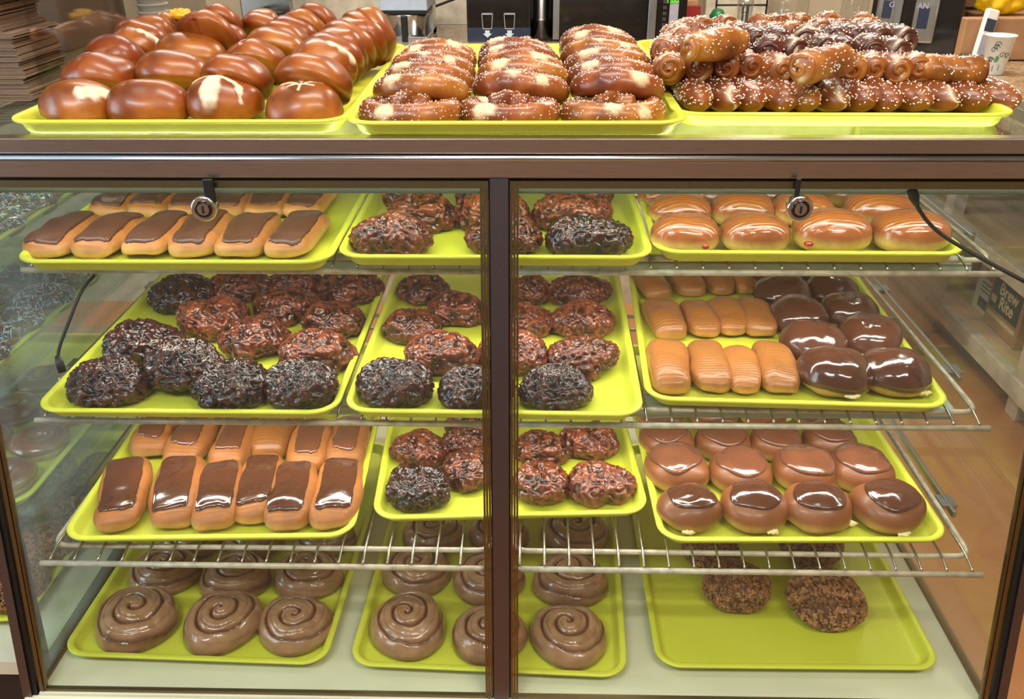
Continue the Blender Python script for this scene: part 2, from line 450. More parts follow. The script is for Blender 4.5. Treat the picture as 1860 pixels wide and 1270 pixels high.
class Blob:
    """superquadric bun body resting on z=0; surf(theta, phi) works on arrays"""
    def __init__(s, a, b, h, ep=1.0, ez=1.0, low=.45, disp=None, seed=0, lump=.04):
        s.a, s.b, s.h, s.ep, s.ez, s.low, s.disp, s.seed, s.lump = a, b, h, ep, ez, low, disp, seed, lump
        s.H = h / (1 + low)
    def base(s, th, ph):
        sp = np.abs(np.sin(ph)) ** s.ez
        x = s.a * sgp(np.cos(th), s.ep) * sp; y = s.b * sgp(np.sin(th), s.ep) * sp
        z = s.H * sgp(np.cos(ph), s.ez); z = np.where(z < 0, z * s.low, z) + s.H * s.low
        return np.stack([x, y, z], -1)
    def surf(s, th, ph):
        th, ph = np.broadcast_arrays(th, ph); shp = th.shape; th = th.ravel(); ph = ph.ravel()
        e = 1e-3
        P = s.base(th, ph)
        N = np.cross(s.base(th, ph + e) - s.base(th, ph - e), s.base(th + e, ph) - s.base(th - e, ph))
        ln = np.linalg.norm(N, axis=1)[:, None]
        C = np.array([0, 0, s.H * .5]); rad = P - C; rad /= np.maximum(np.linalg.norm(rad, axis=1)[:, None], 1e-9)
        N = np.where(ln > 1e-10, N / np.maximum(ln, 1e-12), rad)
        N = np.where((N * rad).sum(1)[:, None] < 0, -N, N)
        m = s.a + s.b
        d = perlin(P, 2.2 / m, s.seed) * m * s.lump
        mask = np.zeros(len(P))
        if s.disp is not None:
            dd, mask = s.disp(P, N, th, ph); d = d + dd
        fl = np.clip((P[:, 2] - .0) / (s.H * .25), 0, 1)      # stays flat where it rests
        Q = P + N * (d * (.25 + .75 * fl))[:, None]
        Q[:, 2] = np.maximum(Q[:, 2], 0)
        return Q.reshape(shp + (3,)), N.reshape(shp + (3,)), mask.reshape(shp)
    def mesh(s, name, mat, nu=48, nv=28):
        th = np.linspace(0, 2 * np.pi, nu, endpoint=False); ph = np.linspace(0, np.pi, nv + 1)[1:-1]
        Q, N, mk = s.surf(th[None, :], ph[:, None])
        V = list(Q.reshape(-1, 3)); mk = list(mk.ravel())
        t, _, tm = s.surf(np.zeros(1), np.full(1, 1e-3)); b, _, _ = s.surf(np.zeros(1), np.full(1, np.pi - 1e-3))
        V += [t[0], b[0]]; mk += [tm[0], 0]
        nr = nv - 1; F = []
        for i in range(nr - 1):
            for k in range(nu): F.append((i * nu + k, (i + 1) * nu + k, (i + 1) * nu + (k + 1) % nu, i * nu + (k + 1) % nu))
        T = nr * nu
        for k in range(nu): F.append((T, k, (k + 1) % nu)); F.append((T + 1, (nr - 1) * nu + (k + 1) % nu, (nr - 1) * nu + k))
        return mesh_np(name, V, F, mat, mk)
    def cap(s, name, mat, out, t=.003, nu=72, nv=20, full=False, wob=.0006, seed=3):
        """icing: out(theta)-> plan radius 0..1; shell lying on the body"""
        th = np.linspace(0, 2 * np.pi, nu, endpoint=False)
        r = np.clip(out(th), .1, .985); phm = np.arcsin(r ** (1 / s.ez)) if not full else R(98) + (out(th) - .95) * 3.2
        S = np.concatenate([np.linspace(0, .86, nv)[1:], [.9, .935, .96, .98, .992, 1.0]])
        ph = phm[None, :] * S[:, None]
        Q, N, _ = s.surf(th[None, :] * np.ones_like(ph), ph)
        prof = np.where(S < .86, 1.0, 1.18 * np.sqrt(np.clip(1 - ((S - .86) / .14) ** 2.2, 0, 1)) * (1 - .15 * (S - .86) / .14)) * t
        prof[-1] = -.0012
        rip = perlin(Q.reshape(-1, 3), 60, seed).reshape(ph.shape) * wob
        V = Q + N * (prof[:, None] + rip)[..., None]
        V = list(V.reshape(-1, 3)); c, n0, _ = s.surf(np.zeros(1), np.full(1, 1e-3)); V.append(c[0] + np.array([0, 0, t]))
        F = []; nr = len(S); T = nr * nu
        for i in range(nr - 1):
            for k in range(nu): F.append((i * nu + k, (i + 1) * nu + k, (i + 1) * nu + (k + 1) % nu, i * nu + (k + 1) % nu))
        for k in range(nu): F.append((T, k, (k + 1) % nu))
        return mesh_np(name, V, F, mat)

def wavy(r0, amp, seed, freqs=(2, 3, 5, 8, 13)):
    rs = np.random.RandomState(seed); c = [(f, rs.uniform(.3, 1) / f ** .55, rs.uniform(0, 6.28)) for f in freqs]
    return lambda th: r0 + amp * sum(a * np.sin(f * th + p) for f, a, p in c)

def rect_out(u, v, ep, amp, seed, off=0):
    wv = wavy(0, amp, seed, (2, 3, 5, 9, 17, 29, 41))
    def f(th):
        c = np.maximum(np.abs(np.cos(th)) ** ep, 1e-3); q = np.maximum(np.abs(np.sin(th)) ** ep, 1e-3)
        uu = u * (1 + off * np.sign(np.cos(th)))
        return np.minimum(((uu / c) ** -9 + (v / q) ** -9) ** (-1 / 9), .975) + wv(th)
    return f

def grains(name, mesh, mat, n, size, seed, zmin=None, up=.0, shape=(1, 1, 1.6), embed=.3, flat=False):
    """small grains strewn over a mesh's upper side, all one mesh"""
    rs = random.Random(seed); P = mesh.polygons; V = mesh.vertices
    cand = [p for p in P if p.normal.z > up and (zmin is None or p.center.z > zmin)]
    ar = [p.area for p in cand]; ch = rs.choices(cand, ar, k=n)
    vv = []; ff = []; mk = []
    for p in ch:
        ids = list(p.vertices); a, b, c = (V[i].co for i in (ids[0], ids[1], ids[2]))
        u, v = rs.random(), rs.random()
        if u + v > 1: u, v = 1 - u, 1 - v
        q = a + (b - a) * u + (c - a) * v + p.normal * size * embed
        m = Euler((rs.uniform(0, 6), rs.uniform(0, 6), rs.uniform(0, 6))).to_matrix()
        if shape[2] > 2.5:   # rods lie on the surface
            tq = p.normal.to_track_quat('Z', 'Y').to_matrix() @ Matrix.Rotation(rs.uniform(0, 6.28), 3, 'Z') @ Matrix.Rotation(R(90 + rs.uniform(-18, 18)), 3, 'X')
            m = tq
        k = rs.uniform(.7, 1.25) * size; o = len(vv); col = rs.random()
        for (x, y, z) in ((1, 0, 0), (0, 1, 0), (-1, 0, 0), (0, -1, 0)):
            for zz in (-.7, .7): vv.append(q + m @ Vector((x * k * shape[0] * .7, y * k * shape[1] * .7, zz * k * shape[2])))
        mk += [col] * 8
        for i in range(4):
            j = (i + 1) % 4; ff.append((o + 2 * i, o + 2 * j, o + 2 * j + 1, o + 2 * i + 1))
        ff += [(o + 1, o + 3, o + 5, o + 7), (o + 6, o + 4, o + 2, o)]
    return mesh_np(name, vv, ff, mat, mk, smooth=not flat)

# ------------------------------------------------------------------ pastry kinds  -> list of (part name, mesh, kind)
def seg(P, a, b):
    ab = np.array(b) - np.array(a); t = np.clip(((P[:, :2] - a) @ ab) / (ab @ ab), 0, 1)
    return np.linalg.norm(P[:, :2] - (np.array(a) + t[:, None] * ab), axis=1), t
def make_bun(i):
    rs = np.random.RandomState(50 + i); a, b = .057, .053
    style = i % 6
    def disp(P, N, th, ph):
        top = np.clip(N[:, 2] * 2, 0, 1); m = np.zeros(len(P)); d = np.zeros(len(P))
        wob = perlin(P, 90, i) * .006
        if style == 1:      # broad white burst patch, three rays
            for (p, q, w0) in (((-.006, -.040), (-.002, .006), .012), ((.0, -.004), (.030, -.020), .0055), ((.030, -.020), (.036, -.038), .004), ((0, -.004), (-.036, -.012), .004)):
                ds, t = seg(P, p, q); k = np.clip((1.3 - (ds + wob * .9) / (w0 * (1 - .5 * t))) * 3, 0, 1); m = np.maximum(m, k)
        elif style in (2, 5):    # thin star slits
            for ang in (20, 95, 165) if style == 2 else (80, 100):
                q = (.03 * math.cos(R(ang)), .03 * math.sin(R(ang)))
                ds, t = seg(P, (-q[0] * .7, -q[1] * .7 - .006), (q[0], q[1] - .006)); k = np.clip((1.2 - (ds + wob * .4) / (.0016 + .0022 * t)) * 2.5, 0, 1); m = np.maximum(m, k)
                d -= .0016 * np.exp(-(ds / .003) ** 2)
        elif style == 3:    # side burst
            ds, t = seg(P, (.028, -.026), (.046, -.004)); m = np.clip((1.3 - (ds + wob) / .009) * 3, 0, 1)
        elif style == 4:    # dent seam
            ds, t = seg(P, (-.004, -.046), (0, -.015)); d -= .007 * np.exp(-(ds / .004) ** 2)
        m = m * top; d = d + m * .0008
        return d, m
    B = Blob(a, b, .060, .94, .90, .40, disp, 11 + i, .085)
    return [('crust', B.mesh('bun_crust', M['bun'], 120, 66), None)]

def pretzel_path(w=.075, h=.055, n=110, seed=0):
    """pretzel knot outline in the plane, z lifts where the strands cross; front = -y"""
    rs = np.random.RandomState(seed); P = []
    # classical pretzel: ends cross the belly
    key = [(-.036, -.030, .016), (-.018, -.018, .018), (0, .000, .020), (.024, .018, .010), (.058, .026, 0), (.074, .004, 0), (.064, -.026, 0),
           (.036, -.044, 0), (0, -.050, 0), (-.036, -.044, 0), (-.064, -.026, 0), (-.074, .004, 0), (-.058, .026, 0), (-.024, .018, .002), (0, .002, .003), (.018, -.018, .016), (.036, -.030, .018)]
    key = [(x + rs.uniform(-.003, .003), y + rs.uniform(-.003, .003), z) for x, y, z in key]
    K = [Vector((x * w / .075, y * h / .055, z)) for x, y, z in key]
    for i in range(len(K) - 1):
        p0 = K[max(0, i - 1)]; p1 = K[i]; p2 = K[i + 1]; p3 = K[min(len(K) - 1, i + 2)]
        for s_ in range(8):
            t = s_ / 8
            P.append(.5 * ((2 * p1) + (p2 - p0) * t + (2 * p0 - 5 * p1 + 4 * p2 - p3) * t * t + (3 * p1 - p0 - 3 * p2 + p3) * t ** 3))
    P.append(K[-1]); return P
def make_pretzel(i):
    P = pretzel_path(seed=i); N = len(P)
    rad = []
    for k in range(N):
        t = k / (N - 1); f = math.sin(math.pi * t); rad.append(.0130 + .0100 * f + .0012 * math.sin(t * 20 + i))
    rad[0] = .004; rad[1] = .009; rad[-1] = .004; rad[-2] = .009
    mb = MB().tube([p + Vector((0, 0, .019)) for p in P], rad, 18)
    V = np.array([tuple(v) for v in mb.V]); V[:, 2] = np.where(V[:, 2] < .019, .019 + (V[:, 2] - .019) * .9, V[:, 2])
    V += (perlin(V, 45, i) * .0035)[:, None] * np.array([1, 1, .6]); V[:, 2] = np.maximum(V[:, 2], 0)
    rs = np.random.RandomState(i); mask = np.zeros(len(V))
    for q in range(2 + i % 2):     # pale torn patches
        c = V[rs.randint(0, len(V) // 1)].copy(); c = np.array([rs.choice([-.045, .0, .045]) + rs.uniform(-.01, .01), rs.choice([-.062, -.056, .02]), .034])
        ds = np.linalg.norm((V - c) * [1, 1.3, 1], axis=1) + perlin(V, 110, i + q) * .008
        mask = np.maximum(mask, np.clip((1.25 - ds / .016) * 3, 0, 1))
    me = mesh_np('pretzel_dough', V, mb.F, M['pretzel'], mask)
    return [('dough', me, None), ('coarse_salt', grains('pretzel_salt', me, M['salt'], 420, .0011, i, up=-.2), 'stuff')]

def make_stick(i, dark=False, L=.135, r=.0225, flat=False):
    """twisted pretzel stick along y, near end with a rolled spiral"""
    nu, nv = 40, 44; V = []; mask = []; seed = i
    for j in range(nv + 1):
        t = j / nv; y = -L / 2 + L * t
        e = 1 - abs(2 * t - 1) ** 6 * .55
        if flat: e = (1 - abs(2 * t - 1) ** 4) ** .6
        elif t in (0, 1): e = .0
        elif j in (1, nv - 1): e = .62
        elif j in (2, nv - 2): e = .84
        for k in range(nu):
            th = 2 * math.pi * k / nu
            tw = th * 1 + t * 9 + seed
            g = 1 - .10 * (1 - abs(math.sin(tw / 1.0))) ** 6
            rr = r * e * g * (1 + .05 * math.sin(t * 7 + seed))
            V.append((rr * math.cos(th), y, r * .93 + rr * .93 * math.sin(th)))
            pale = (1 - abs(math.sin(tw))) ** 3 if (math.sin(t * 5 + seed * 2) > .55) else 0
            mask.append(pale)
    V = np.array(V); V += (perlin(V, 40, i) * .004)[:, None] * np.array([1, .6, .8]); V[:, 2] = np.maximum(V[:, 2], 0)
    F = []
    for j in range(nv):
        for k in range(nu): F.append((j * nu + k, j * nu + (k + 1) % nu, (j + 1) * nu + (k + 1) % nu, (j + 1) * nu + k))
    me = mesh_np('stick_dough', V, [f[::-1] for f in F], M['stick_dark' if dark else 'stick'], np.clip(mask, 0, 1))
    if flat: return [('dough', me, None), ('coarse_salt', grains('stick_salt', me, M['salt'], 250, .0012, i, up=-.3), 'stuff')]
    pts = []; rad = []
    for k in range(46):
        a = k / 45; q = (1 - a) * r * .70; an = a * 2.6 * math.pi + seed
        pts.append((q * math.cos(an), -L / 2 + .0035 + .006 * (q / r) ** 2 - .004 * (1 - q / r), r * .93 + q * .93 * math.sin(an))); rad.append(.0030 + .0008 * a)
    sp = MB().tube(pts, rad, 8)
    sp = mesh_np('rolled_end', sp.V, sp.F, M['stick_dark' if dark else 'stick'], np.zeros(len(sp.V)))
    return [('dough', me, None), ('rolled_end', sp, None), ('coarse_salt', grains('stick_salt', me, M['salt'], 120, .0012, i, up=-.3), 'stuff')]

def make_john(i, icing, a=.0325, b=.069, h=.040, u=.66, v=.82, am=.03, ep=.58):
    """long axis along y"""
    B = Blob(a, b, h, ep, .78, .62, None, 31 + i, .085)
    out = [('dough', B.mesh('john_dough', M['john' if icing else 'john_plain'], 80, 40), None)]
    if icing:
        out.append(('chocolate_icing', B.cap('john_icing', M[icing], rect_out(u, v, ep, am, i * 7 + 1, (-.08, .06, 0)[i % 3]), .0026, 160, 22, seed=i), None))
    return out
def make_round(i, icing, cover=.78, full=False):
    B = Blob(.050, .048, .054, .95, .86, .60, None, 71 + i, .07)
    out = [('dough', B.mesh('round_dough', M['round'], 56, 30), None)]
    out.append(('chocolate_icing', B.cap('round_icing', M[icing], wavy(cover, .035 if full else .062, i * 5 + 2, (1, 2, 3, 4, 5)), .0030, 96, 22, full, wob=.0016, seed=i), None))
    # cream showing at the piped hole on the front side
    if i % 3 != 2:
        Q, N, _ = B.surf(np.array([R(-100 + 25 * (i % 4))]), np.array([R(98)])); c = Q[0]
        b2 = Blob(.010, .004, .008, 1, 1, 1, lambda P, N, t, p: (perlin(P, 300, i) * .004, np.zeros(len(P))), i, .2).mesh('cream', M['cream'], 24, 14)
        b2.transform(Matrix.Translation(Vector(c) - Vector((0, 0, .006)))); out.append(('cream_filling', b2, None))
    return out
def make_jelly(i):
    B = Blob(.054, .042, .056, .80, .80, .62, None, 91 + i, .04)
    out = [('dough', B.mesh('glazed_dough', M['glazed'], 64, 34), None)]
    if i % 2 == 0:
        Q, N, _ = B.surf(np.array([R(-62 - 70 * (i % 4 == 2))]), np.array([R(92)]))
        b2 = Blob(.0065, .005, .009, 1, 1, 1, None, i, .2).mesh('jelly', M['jelly'], 16, 10)
        b2.transform(Matrix.Translation(Vector(Q[0]) - Vector((0, 0, .005)))); out.append(('jelly_filling', b2, None))
    return out
def make_fritter(i, dark):
    def disp(P, N, th, ph):
        S = P.copy()
        w1 = perlin(S, 26, i) * .010; W = S + np.stack([perlin(S, 60, i + 5), perlin(S, 60, i + 6), perlin(S, 60, i + 7)], 1) * .009
        rdg = 1 - np.abs(perlin(W, 62, i + 9)) * 3.2; rdg2 = 1 - np.abs(perlin(W, 118, i + 13)) * 3.0; rdg3 = perlin(W, 240, i + 19)
        d = w1 + np.clip(rdg, -.5, 1) * .0036 + np.clip(rdg2, -.5, 1) * .0034 + rdg3 * .0012
        m = np.clip(.35 + rdg * .45 + rdg2 * .2 + w1 * 30, 0, 1)
        return d - .003, m
    rs = np.random.RandomState(i)
    B = Blob(.060 + rs.uniform(-.003, .003), .049 + rs.uniform(-.003, .003), .056, 1, .85, .5, disp, 121 + i, .10)
    return [('crust', B.mesh('fritter', M['fritter_dark' if dark else 'fritter'], 170, 92), None)]
def make_swirl(i):
    nr, nt = 64, 144; Rm = .068; V = []; mk = []; pitch = .0265
    th = np.linspace(0, 2 * np.pi, nt, endpoint=False)
    for a in range(nr + 1):
        r = Rm * a / nr
        s_ = (r / pitch) - (th + i) / (2 * np.pi)
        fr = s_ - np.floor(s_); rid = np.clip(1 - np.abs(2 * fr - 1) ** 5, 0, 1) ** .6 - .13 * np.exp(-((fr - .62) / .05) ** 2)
        dome = .026 * (1 - (r / Rm) ** 3.4) ** .5 if r < Rm else 0 * r
        z = dome * (.84 + .26 * rid) + .0055 * rid * max(0, 1 - (r / Rm) ** 8) + .004 * (1 - r / Rm)
        k = 1 + .05 * np.cos(th - i) + .03 * np.cos(3 * th + 2 * i)
        for q in range(nt):
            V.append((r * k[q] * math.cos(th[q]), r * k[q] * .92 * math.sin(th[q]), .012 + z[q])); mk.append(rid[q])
    V = np.array(V); V[:, 2] += perlin(V, 32, i) * .009 + perlin(V, 90, i) * .0016
    n0 = len(V); ring = V[-nt:].copy(); r1 = ring.copy(); r1[:, :2] *= 1.02; r1[:, 2] = .006; r2 = ring.copy(); r2[:, :2] *= .93; r2[:, 2] = 0
    V[-nt:, 2] = .014; V[-nt:, :2] *= 1.005
    V = np.vstack([V, r1, r2, [[0, 0, 0]]]); mk += [.6] * nt + [.3] * nt + [.3]; F = []
    for a in range(nr + 2):
        for q in range(nt): F.append((a * nt + q, (a + 1) * nt + q, (a + 1) * nt + (q + 1) % nt, a * nt + (q + 1) % nt))
    c = len(V) - 1; o = (nr + 2) * nt
    for q in range(nt): F.append((c, o + (q + 1) % nt, o + q))
    return [('crust', mesh_np('swirl_roll', V, F, M['swirl'], np.clip(mk, 0, 1)), None)]
def make_nut(i):
    B = Blob(.054, .050, .064, 1, .88, .6, None, 151 + i, .06); me = B.mesh('nut_dough', M['nut_base'], 56, 30)
    return [('dough', me, None), ('chopped_nuts', grains('chopped_nuts', me, M['nuts'], 1700, .0027, i, up=-.7, shape=(1.3, .7, 1.2), embed=.5, flat=True), 'stuff')]
def make_ring(i, icing='choc_gloss', spr=True):
    nu, nv = 56, 24; V = []; R0, r0 = .033, .0185
    for a in range(nu):
        A = 2 * math.pi * a / nu
        for b in range(nv):
            Bq = 2 * math.pi * b / nv; rr = R0 + r0 * math.cos(Bq) * 1.05
            V.append((rr * math.cos(A), rr * math.sin(A), max(0, .016 + r0 * math.sin(Bq))))
    F = [(a * nv + b, ((a + 1) % nu) * nv + b, ((a + 1) % nu) * nv + (b + 1) % nv, a * nv + (b + 1) % nv) for a in range(nu) for b in range(nv)]
    V = np.array(V); V += (perlin(V, 45, i) * .003)[:, None]; me = mesh_np('ring_dough', V, F, M['round'])
    out = [('dough', me, None)]; W = []; k = 13
    rs = wavy(0, .0016, i, (2, 5, 9))
    for a in range(nu):
        A = 2 * math.pi * a / nu; e = float(rs(np.array([A]))[0])
        for b in range(k):
            t = b / (k - 1); Bq = math.pi * (-.02 + 1.04 * t); th_ = .003 * (0 if b in (0, k - 1) else 1) - (.001 if b in (0, k - 1) else 0)
            rr = R0 + (r0 + th_) * math.cos(Bq) * 1.05; W.append((rr * math.cos(A), rr * math.sin(A), .016 + (r0 + th_) * math.sin(Bq) + (e if b in (0, k - 1) else 0)))
    G = [(a * k + b, ((a + 1) % nu) * k + b, ((a + 1) % nu) * k + b + 1, a * k + b + 1) for a in range(nu) for b in range(k - 1)]
    W = np.array(W); W += (perlin(W, 45, i) * .003)[:, None]; ic = mesh_np('ring_icing', W, G, M[icing]); out.append(('chocolate_icing', ic, None))
    if spr: out.append(('rainbow_sprinkles', grains('ring_sprinkles', ic, M['sprinkle'], 330, .0012, i, up=-.1, shape=(1, 1, 4.2), embed=.8), 'stuff'))
    return out

KIND = {
    'bun': [make_bun(i) for i in range(8)],
    'pretzel': [make_pretzel(i) for i in range(5)],
    'stick': [make_stick(i) for i in range(5)],
    'stick_dark': [make_stick(i + 5, True) for i in range(4)],
    'stick_flat': [make_stick(i + 9, False, .165, .0235, True) for i in range(4)],
    'john_matte': [make_john(i, 'choc_matte', a=.0355, h=.033, u=.68, v=.86, am=.06, ep=.5) for i in range(6)],
    'john_gloss': [make_john(i + 5, 'choc_gloss', u=.70, v=.78, am=.035, b=.072) for i in range(6)],
    'john_milk': [make_john(i + 11, 'choc_milk', u=.58, v=.70, am=.05) for i in range(4)],
    'john_plain': [make_john(i + 16, None) for i in range(4)],
    'round_gloss': [make_round(i, 'choc_gloss', .74) for i in range(5)],
    'round_milk': [make_round(i + 5, 'choc_milk', .80) for i in range(4)],
    'round_full': [make_round(i + 9, 'choc_gloss', .95, True) for i in range(5)],
    'jelly': [make_jelly(i) for i in range(5)],
    'fritter': [make_fritter(i, False) for i in range(7)],
    'fritter_dark': [make_fritter(i + 6, True) for i in range(4)],
    'swirl': [make_swirl(i) for i in range(5)],
    'nut': [make_nut(i) for i in range(2)],
    'ring': [make_ring(i) for i in range(3)],
    'ring_plain': [make_ring(i + 3, 'choc_milk', False) for i in range(2)],
}
# natural width (x), height and half height for placing
WID = dict(bun=.112, pretzel=.185, stick=.045, stick_dark=.045, stick_flat=.045, john_matte=.066, john_gloss=.063, john_milk=.063, john_plain=.063, round_gloss=.100, round_milk=.100,
           round_full=.100, jelly=.108, fritter=.122, fritter_dark=.122, swirl=.135, nut=.112, ring=.105, ring_plain=.105)
HGT = dict(bun=.06, pretzel=.04, stick=.042, stick_dark=.042, stick_flat=.04, john_matte=.034, john_gloss=.044, john_milk=.044, john_plain=.044, round_gloss=.05, round_milk=.05,
           round_full=.05, jelly=.056, fritter=.052, fritter_dark=.052, swirl=.04, nut=.064, ring=.036, ring_plain=.036)
ORD = ['first', 'second', 'third', 'fourth', 'fifth', 'sixth', 'seventh', 'eighth', 'ninth', 'tenth', 'eleventh', 'twelfth', 'thirteenth', 'fourteenth']
ROWN = ['front', 'second', 'third', 'fourth', 'fifth', 'sixth', 'seventh', 'eighth', 'ninth']
_cnt = {}
def put(kind, name, loc, rot, scale, label, cat, group, var=None):
    """place one pastry: first use of a variant makes it, later ones copy the thing and each part"""
    vs = KIND[kind]; k = _cnt.get(kind, 0); _cnt[kind] = k + 1
    parts = vs[(k if var is None else var) % len(vs)]
    if len(parts) == 1:
        o = obj(name, parts[0][1], None, loc, rot); o.scale = scale
    else:
        o = empty(name, loc, rot); o.scale = scale
        for pn, me, kd in parts:
            c = obj(pn, me, o)
            if kd: c['kind'] = kd
    tag(o, label, cat, group); return o

rng = random.Random(4)
DEP = dict(bun=.052, fritter=.050, fritter_dark=.050, john_matte=.069, john_gloss=.072, john_milk=.069, john_plain=.069, round_gloss=.048, round_milk=.048, round_full=.048, jelly=.042, swirl=.064, nut=.052, pretzel=.066, stick_flat=.083)
def rows(kind, name, desc, cat, where, group, floor, R_, sx=1.0, sy=None, zoff=None, rot=0, lift=0, mesh_w=None, base=False):
    """R_: list of rows; each row is a list of (px, py, width_px[, opts])"""
    for ri, row in enumerate(R_):
        srt = sorted(range(len(row)), key=lambda i: row[i][0])
        for rank, i in enumerate(srt):
            it = row[i]; px, py, wp = it[:3]; op = it[3] if len(it) > 3 else {}
            kd = op.get('k', kind); h = HGT[kd]
            z = floor + op.get('z', lift)
            c = at(px, py, z=z + h * .5)
            s = wp * mpp(c) / WID[kd]
            s = op.get('s', s); s3 = (s, s * op.get('sy', 1.0), min(1.15, max(.85, s)) * op.get('sz', 1.0))
            rz = R(op.get('rz', 0) if 'rz' in op else rot + rng.uniform(-8, 8)); rx = R(op.get('rx', 0)); ry = R(op.get('ry', 0))
            e = Euler((rx, ry, rz)); half = e.to_matrix() @ Vector((0, 0, h * .5 * s3[2]))
            if kd in ('stick', 'stick_dark') and abs(rz) < R(45): half = half + e.to_matrix() @ Vector((0, -.066 * s3[1], 0))
            p = c - half
            if not (rx or ry): p.z = z
            tr = min(TR.values(), key=lambda t_: abs(t_.location.z - TH - floor) * 10 + abs(t_.location.x - p.x))
            lim = tr.location.y + .0215 + DEP.get(kd, .04) * s3[1] * .97
            if ri == 0 and p.y < lim: p.y = lim
            n = len(row)
            posn = 'only one' if n == 1 else (('leftmost' if rank == 0 else 'rightmost') if rank in (0, n - 1) else (ORD[rank] + ' from left'))
            label = f"{op.get('d', desc)}, {posn} in {ROWN[ri]} row, {where}"
            put(kd, name, p, (rx, ry, rz), s3, label, cat, group, op.get('v'))

# ------------------------------------------------------------------ room shell
def structure(name, mb, mat):
    o = mb.build(name, mat); o['kind'] = 'structure'; return o
structure('floor', MB().box((-3, -2.5, -.05), (2.8, 4.4, 0)), M['floor'])
structure('ceiling', MB().box((-3, -2.5, 2.8), (2.8, 4.4, 2.85)), M['ceilm'])
structure('wall_back', MB().box((-3, 4.3, 0), (2.8, 4.4, 2.8)), M['wall'])
structure('wall_right', MB().box((2.7, -2.5, 0), (2.8, 4.3, 2.8)), M['wall'])
wl = MB().box((-3.1, -2.5, 0), (-3, 4.3, .95)).box((-3.1, -2.5, 2.25), (-3, 4.3, 2.8)).box((-3.1, -2.5, .95), (-3, -.75, 2.25)).box((-3.1, 1.15, .95), (-3, 4.3, 2.25))
structure('wall_left', wl, M['wall'])
wf = MB().box((-3, -2.6, 0), (2.8, -2.5, 2.8))
M['wall_front'] = plain('brown_wall_panelling', (148, 136, 124), .6, vary=.05)
structure('wall_front', wf, M['wall_front'])
structure('window_1', MB().box((-3.06, -.75, .95), (-3.04, 1.15, 2.25)), M['glass'])
for (x, y) in CEIL:
    cf = empty('ceiling_light', (x, y, 2.74)); f_ = MB().box((-.6, -.18, 0), (.6, .18, .06), .004)
    f_.build('housing', M['white_paint'], cf)
    tag(cf, f"white recessed ceiling light {'over the customer side' if y < 0 else 'over the bakery counter' if y > 2 else 'above the display case'}", 'ceiling light', 'recessed ceiling lights')

# ------------------------------------------------------------------ display case
XL, XR = -.808, .728; YB = 1.97; TOPZ = 1.309; FLZ = .443
def gy(z): return 1.145 - .19 * (1.255 - z)       # slanted front plane
case = tag(empty('display_case', (-.04, 1.5, 0)), 'bakery display case with slanted front glass and brushed bronze rails', 'display case')
def cp(name, mb, mat, label=None, smooth=False):
    o = mb.build(name, mat, case, smooth); o.location = (.04, -1.5, 0)
    if label: o['label'] = label
    return o
cp('base_cabinet', MB().box((XL - .02, 1.03, 0), (XR + .02, YB, FLZ - .03)), M['black'])
cp('case_floor', MB().box((XL + .004, .985, FLZ - .03), (XR - .004, YB - .01, FLZ)), M['white_panel'], 'white laminate case floor')
cp('front_sill', MB().box((XL - .02, .955, FLZ - .045), (XR + .02, .990, FLZ - .006), .003), M['white_panel'])
# top rails: two brushed channels with a bright lip between
cp('top_rail', MB().box((XL - .03, 1.146, 1.290), (XR + .03, 1.168, 1.3105), .0015), M['rail'], 'upper brushed bronze rail')
cp('rail_lip', MB().tube([(XL - .03, 1.1445, 1.2843), (XR + .03, 1.1445, 1.2843)], .0042, 20), M['alu'], None, True)
cp('lower_rail', MB().box((XL - .03, 1.143, 1.2580), (XR + .03, 1.168, 1.2813), .0015), M['rail'], 'lower brushed bronze rail')
cp('rail_gasket', MB().box((XL - .03, 1.149, 1.2540), (XR + .03, 1.168, 1.2580)).box((XL - .03, 1.150, 1.2870), (XR + .03, 1.168, 1.290)), M['black'])
# doors: bronze frame + glass
def slab(x0, x1, z0, z1, t0, t1):
    """box lying in the slanted front plane: t = distance in front (+) of plane"""
    V = []
    for x in (x0, x1):
        for z in (z0, z1):
            for t in (t0, t1): V.append((x, gy(z) - t, z))
    return V, [(0, 1, 3, 2), (4, 6, 7, 5), (0, 4, 5, 1), (2, 3, 7, 6), (0, 2, 6, 4), (1, 5, 7, 3)]
ZT, ZB = 1.256, FLZ + .002
for (x0, x1, side) in ((XL + .004, -.0625, 'left'), (-.0335, XR - .004, 'right')):
    d = empty('glass_door', (.04, -1.5, 0), parent=case)
    inner = .012
    m = MB()
    m.add(*slab(x0, x1, ZT - .0105, ZT - .001, -.004, .005))
    m.add(*slab(x0, x1, ZB, ZB + .004, -.004, .003))
    for q in range(3):
        for (a, b) in ((x0, x0 + inner), (x1 - inner, x1)):
            m.add(*slab(a + q * inner / 3 + .0004, a + (q + 1) * inner / 3 - .0004, ZB, ZT - .0106, -.004, .003 + .0015 * (q % 2)))
    m.build('door_frame', M['gold'], d)
    MB().add(*slab(x0 + inner, x1 - inner, ZB + .004, ZT - .0106, -.0015, .0015)).build('glass_pane', M['glass'], d)
g = MB(); g.add(*slab(-.0625, -.0600, ZB, ZT, -.006, .001)); g.add(*slab(-.0360, -.0335, ZB, ZT, -.006, .001)); cp('post_gasket', g, M['black'])
cp('centre_post', MB().add(*slab(-.0600, -.0360, ZB - .04, ZT + .002, -.004, .008)), M['postm'], 'brushed centre post')
